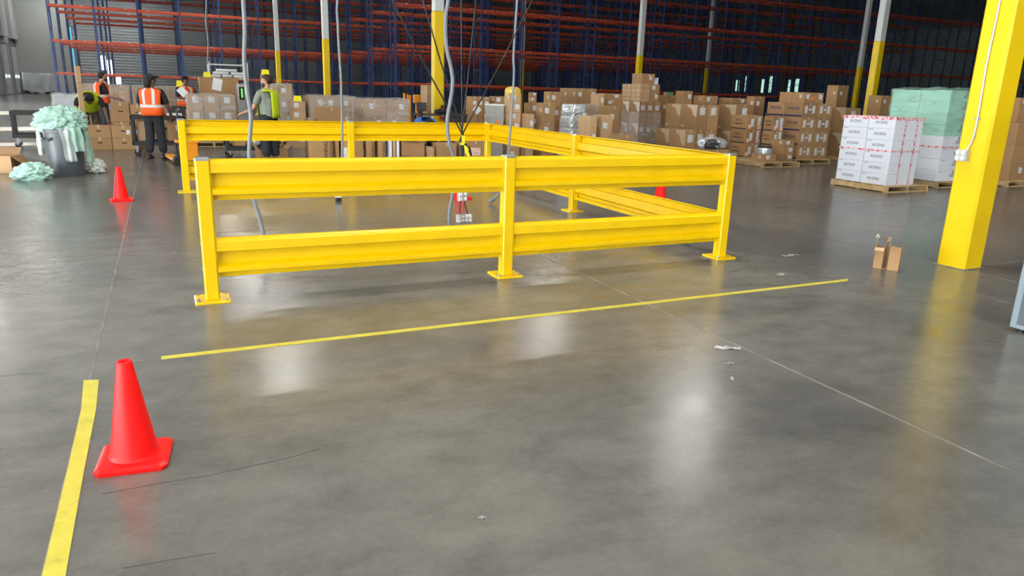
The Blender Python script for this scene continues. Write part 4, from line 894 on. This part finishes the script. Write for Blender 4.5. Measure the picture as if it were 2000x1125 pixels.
# ------------------------------------------------------------------ people
def skin(name,verts,edges,root,mt,parent,sub=1):
    keys=list(verts); me=bpy.data.meshes.new(name); me.from_pydata([verts[k][0] for k in keys],[(keys.index(a),keys.index(b)) for a,b in edges],[])
    o=link(name,me,parent); md=o.modifiers.new('skin','SKIN'); md.use_smooth_shade=True
    for k,d in zip(keys,me.skin_vertices[0].data):
        r=verts[k][1]; d.radius=r if isinstance(r,tuple) else (r,r); d.use_root=(k==root)
    ss=o.modifiers.new('sub','SUBSURF'); ss.levels=sub; ss.render_levels=sub
    me.materials.append(M[mt]); return o
BASE=dict(pelvis=(0,0,.96),spine=(0,.0,1.14),chest=(0,0,1.32),neck=(0,0,1.47),jaw=(0,.02,1.545),head=(0,.012,1.63),crown=(0,.0,1.70),
 shL=(-.18,0,1.41),shR=(.18,0,1.41),elL=(-.235,-.02,1.13),elR=(.235,-.02,1.13),wrL=(-.23,.11,.90),wrR=(.23,.11,.90),
 hipL=(-.09,0,.91),hipR=(.09,0,.91),knL=(-.10,.03,.50),knR=(.10,.03,.50),anL=(-.10,-.02,.09),anR=(.10,-.02,.09))
def person(label,loc,rz,pose={},skin_m='skin',shirt='black_cloth',vest='vest_o',trouser='denim',hair='hair',stripes=True,cap=False,long_hair=False,beard=False,scale=1,sleeve=.9,turn=0,open_side=False,stripe_m='refl'):
    t=thing('person',label,'person',loc,rz); t.scale=(scale*1.12,scale*1.1,scale)
    J={k:Vector(v) for k,v in {**BASE,**pose}.items()}
    fwd=Vector((math.sin(-turn),math.cos(turn),0)); 
    hd=(J['crown']-J['jaw']).normalized(); side=Vector((1,0,0)); f_=(fwd-hd*fwd.dot(hd)).normalized() if abs(fwd.dot(hd))<.95 else Vector((0,0,-1))
    if 'face' in pose: f_=Vector(pose['face']).normalized()
    sd=f_.cross(hd).normalized()
    V={'pelvis':(J['pelvis'],(.12,.09)),'spine':(J['spine'],(.10,.08)),'chest':(J['chest'],(.12,.09)),'neck':(J['neck'],.052),'jaw':(J['jaw'],(.058,.062)),'head':(J['head'],(.076,.092)),'crown':(J['crown'],(.066,.08)),
       'nose':(J['head']+f_*.095-hd*.02,.014)}
    E_=[('pelvis','spine'),('spine','chest'),('chest','neck'),('neck','jaw'),('jaw','head'),('head','crown'),('head','nose')]
    for s in 'LR':
        V['sh'+s]=(J['sh'+s],.052); V['el'+s]=(J['el'+s],.04); V['wr'+s]=(J['wr'+s],.028)
        V['hip'+s]=(J['hip'+s],.078); V['kn'+s]=(J['kn'+s],.056); V['an'+s]=(J['an'+s],.038)
        E_+= [('chest','sh'+s),('sh'+s,'el'+s),('el'+s,'wr'+s),('pelvis','hip'+s),('hip'+s,'kn'+s),('kn'+s,'an'+s)]
        d=(J['wr'+s]-J['el'+s]).normalized(); ax=d.orthogonal().normalized(); ax2=d.cross(ax)
        V['palm'+s]=(J['wr'+s]+d*.06,(.034,.018)); E_.append(('wr'+s,'palm'+s))
        for q in range(4):
            o_=ax*(q-1.5)*.019; L_=(.07,.08,.076,.06)[q]
            V['f%d%s'%(q,s)]=(J['wr'+s]+d*.10+o_,.0095); V['g%d%s'%(q,s)]=(J['wr'+s]+d*(.10+L_*.85)+o_*1.1+ax2*.022,.008)
            E_+=[('palm'+s,'f%d%s'%(q,s)),('f%d%s'%(q,s),'g%d%s'%(q,s))]
        V['th'+s]=(J['wr'+s]+d*.05+ax*.05+ax2*.01,.010); V['ti'+s]=(J['wr'+s]+d*.085+ax*.065+ax2*.02,.009); E_+=[('palm'+s,'th'+s),('th'+s,'ti'+s)]
    skin('body',V,E_,'pelvis',skin_m,t)
    # trousers
    TV={'w':(J['pelvis']+(J['spine']-J['pelvis'])*.5,(.15,.12)),'pelvis':(J['pelvis']-(J['spine']-J['pelvis']).normalized()*.02,(.155,.12))}; TE=[('w','pelvis')]
    for s in 'LR':
        TV['h'+s]=(J['hip'+s]-Vector((0,0,.04)),.108); TV['k'+s]=(J['kn'+s],.094); TV['m'+s]=(J['kn'+s].lerp(J['an'+s],.6),.086); TV['a'+s]=(J['an'+s]+Vector((0,0,.01)),.080); TE+=[('pelvis','h'+s),('h'+s,'k'+s),('k'+s,'m'+s),('m'+s,'a'+s)]
    skin('trousers',TV,TE,'pelvis',trouser,t)
    SV={'p':(J['pelvis']-(J['spine']-J['pelvis'])*.45,(.176,.150)),'s':(J['spine'],(.168,.138)),'c':(J['chest'],(.178,.142)),'n':(J['chest'].lerp(J['neck'],.75),(.075,.07))}; SE=[('p','s'),('s','c'),('c','n')]
    for s in 'LR':
        SV['a'+s]=(J['sh'+s],.068); SV['b'+s]=(J['sh'+s].lerp(J['el'+s],sleeve*.5),.064); SV['e'+s]=(J['sh'+s].lerp(J['el'+s],sleeve),.062); SE+=[('c','a'+s),('a'+s,'b'+s),('b'+s,'e'+s)]
    skin('shirt',SV,SE,'s',shirt,t)
    for s in 'LR':
        a=J['an'+s]; m=MB(); n=12; rs=[]
        for z,k_ in ((0,1),(.03,1.03),(.06,.9),(.085,.6)):
            rs.append([(a.x+.047*k_*math.cos(2*math.pi*i/n),a.y+.045+(.135*k_ if z<.05 else .10*k_)*math.sin(2*math.pi*i/n)-(0 if z<.05 else .03),a.z-.085+z) for i in range(n)])
        m.rings(rs).build('shoe','black',t,smooth=True)
    if vest:
        up_=(J['chest']-J['pelvis']).normalized(); ax=(J['shR']-J['shL']).normalized(); nn=up_.cross(ax).normalized()
        c=[(J['pelvis']-up_*.05,.205,.175),(J['pelvis']+up_*.06,.20,.17),(J['spine'],.198,.166),(J['chest'],.212,.166),(J['chest']+up_*.07,.216,.155),(J['chest']+up_*.115,.19,.13),(J['chest']+up_*.155,.10,.095)]
        n=28
        def P(ring,i,e=0):
            p,a,b=ring; an=2*math.pi*i/n; cs,sn=math.cos(an),math.sin(an)
            return p+ax*(a+e)*math.copysign(abs(cs)**.8,cs)+nn*(b+e)*math.copysign(abs(sn)**.8,sn)+nn*0
        m=MB(); m.rings([[P(r_,i) for i in range(n)] for r_ in c],caps=False)
        keep=[k_ for k_ in range(len(m.f)) if not (open_side and 10<=k_%n<=19 and k_//n<5)]
        keep=[k_ for k_ in keep if not (k_//n in (2,3) and (k_%n in (n-2,n-1,0,1,12,13,14,15)))]
        m.f=[m.f[k_] for k_ in keep]; m.m=[0]*len(m.f)
        o=m.build('vest',vest,t,smooth=True); s_=o.modifiers.new('t','SOLIDIFY'); s_.thickness=.006
        if stripes:
            def lerp(r1,r2,k): return (r1[0].lerp(r2[0],k),r1[1]+(r2[1]-r1[1])*k,r1[2]+(r2[2]-r1[2])*k)
            m=MB(); m.rings([[P(q,i,.005) for i in range(n)] for q in (lerp(c[1],c[2],.45),lerp(c[1],c[2],.95))],caps=False)
            m.build('waist_strip',stripe_m,t,smooth=True)
            for i0 in (5,8,19,22):
                m=MB(); vs_=[];fs=[]
                for j,q in enumerate(c[2:]): vs_+=[P(q,i0-.1,.006),P(q,i0+1.0,.006)]
                for j in range(len(c[2:])-1): fs.append((2*j,2*j+1,2*j+3,2*j+2))
                m.add(vs_,fs).build('shoulder_strip',stripe_m,t,smooth=True)
    # head details
    C_=J['head'].lerp(J['crown'],.35); b=(f_,sd,hd)
    def ell(name,mt,c_,r,cut=None,n=18,k_=10):
        rs=[]; 
        for j in range(k_+1):
            ph=math.pi*(j+.15)/(k_+.3)
            ring=[]
            for i in range(n):
                th=2*math.pi*i/n; v=(r[0]*math.sin(ph)*math.cos(th),r[1]*math.sin(ph)*math.sin(th),r[2]*math.cos(ph))
                if cut and v[2]<0 and v[0]>cut: v=(cut,v[1],v[2])
                ring.append(c_+sd*v[1]+f_*v[0]+hd*v[2])
            rs.append(ring)
        return MB().rings(rs).build(name,mt,t,smooth=True)
    ell('hair',hair,C_-f_*.014+hd*.012,(.105,.092,.10),.035)
    if long_hair: ell('long_hair',hair,C_-f_*.075-hd*.07,(.075,.088,.14)); ell('hat_brim',hair,C_+hd*.05+f_*.03,(.14,.12,.035))
    if cap: ell('cap',cap,C_+hd*.035,(.108,.098,.085),.10); ell('cap_peak',cap,C_+hd*.035+f_*.10,(.08,.075,.014))
    if beard: ell('beard',hair,J['jaw']+f_*.035-hd*.0,(.055,.058,.06))
    for s in (-1,1):
        ell('eye','eye',J['head']+f_*.090+sd*s*.032+hd*.012,(.008,.011,.007),None,8,5); ell('ear',skin_m,J['head']+sd*s*.083-hd*.01,(.02,.012,.03),None,8,5)
    ell('mouth','eye',J['jaw']+f_*.068+hd*.012,(.006,.022,.005),None,8,5)
    return t
# worker in orange vest, back to camera
person('worker in orange vest and dark jeans seen from behind beside the cart',(-.20,17.30,0),R(-18),
  dict(wrR=(.27,.20,.90),elR=(.26,.04,1.12),wrL=(-.16,.24,1.0),elL=(-.24,.03,1.13),head=(.01,.02,1.63),knL=(-.10,.04,.5),anL=(-.11,-.06,.09),anR=(.11,.06,.09)),'skin_d','black_cloth','vest_o','denim','hair',True,False,True,False,.985,.95,R(-50))
# worker in orange vest in profile at far left
person('worker in orange vest and black mask standing in profile at far left',(-1.56,24.4,0),R(-72),
  dict(wrR=(.10,.34,1.02),elR=(.22,.08,1.10),wrL=(-.12,.36,1.05),elL=(-.22,.1,1.12),head=(0,.06,1.62),jaw=(0,.07,1.535),neck=(0,.02,1.47),crown=(0,.05,1.69)),'skin','black_cloth','vest_o','denim','hair',True,False,False,True,1.03)
# bending worker in lime vest
person('worker in lime vest bending down over the cartons behind bin',(-1.66,21.25,0),R(186),
  dict(pelvis=(0,-.12,.88),spine=(0,.04,.98),chest=(0,.24,1.07),neck=(0,.38,1.06),jaw=(0,.45,1.0),head=(0,.50,1.05),crown=(0,.55,1.10),face=(0,.6,-.8),
  shL=(-.19,.30,1.10),shR=(.19,.30,1.10),elL=(-.27,.42,.84),elR=(.25,.42,.86),wrL=(-.30,.52,.60),wrR=(.22,.52,.62),hipL=(-.09,-.12,.85),hipR=(.09,-.12,.85),knL=(-.11,.02,.47),knR=(.11,.02,.47)),'skin_d','black_cloth','vest_y','brown_cloth','hair',False,False,False,False,1.05)
# worker reading paper
person('worker in orange vest and dark cap holding a white paper',(.62,23.55,0),R(200),
  dict(wrR=(.06,.36,1.18),elR=(.24,.12,1.13),wrL=(-.04,.36,1.16),elL=(-.24,.12,1.13),head=(0,.04,1.62),jaw=(0,.05,1.54)),'skin_d','black_cloth','vest_o','denim','hair',True,'black_cloth',False,False,1.0)
tag(MB().box(-.10,.10,-.001,.001,-.14,.14).build('paper_sheet','paper',None,(.54,23.15,1.32),(R(-35),R(-35),R(15))),'white paper sheet held by the worker in cap','paper')
# man in lime vest and grey shirt
person('bearded man in grey shirt and lime vest, back turned, at the cart',(1.98,16.15,0),R(35),
  dict(wrL=(-.26,.40,.98),elL=(-.26,.10,1.08),wrR=(.16,.36,1.0),elR=(.25,.08,1.10)),'skin','grey_cloth','vest_y','denim','hair_b',False,False,False,True,1.02,.75,R(45),True)
# crouching worker in blue
person('crouching worker in blue shirt and lime vest behind the far rail',(5.15,15.45,0),R(180),
  dict(pelvis=(0,-.25,.45),spine=(0,-.16,.62),chest=(0,.02,.80),neck=(0,.16,.84),jaw=(0,.23,.80),head=(0,.28,.82),crown=(0,.34,.84),face=(0,.4,-.9),
  shL=(-.18,.06,.84),shR=(.18,.06,.84),elL=(-.26,.20,.62),elR=(.26,.20,.62),wrL=(-.18,.40,.52),wrR=(.18,.40,.52),hipL=(-.10,-.24,.42),hipR=(.10,-.24,.42),knL=(-.17,.14,.46),knR=(.17,.14,.46),anL=(-.16,-.05,.09),anR=(.16,-.05,.09)),'skin_d','blue_cloth','blue_cloth','denim','hair',True,False,False,False,1.05,.9,0,False,'vest_y')
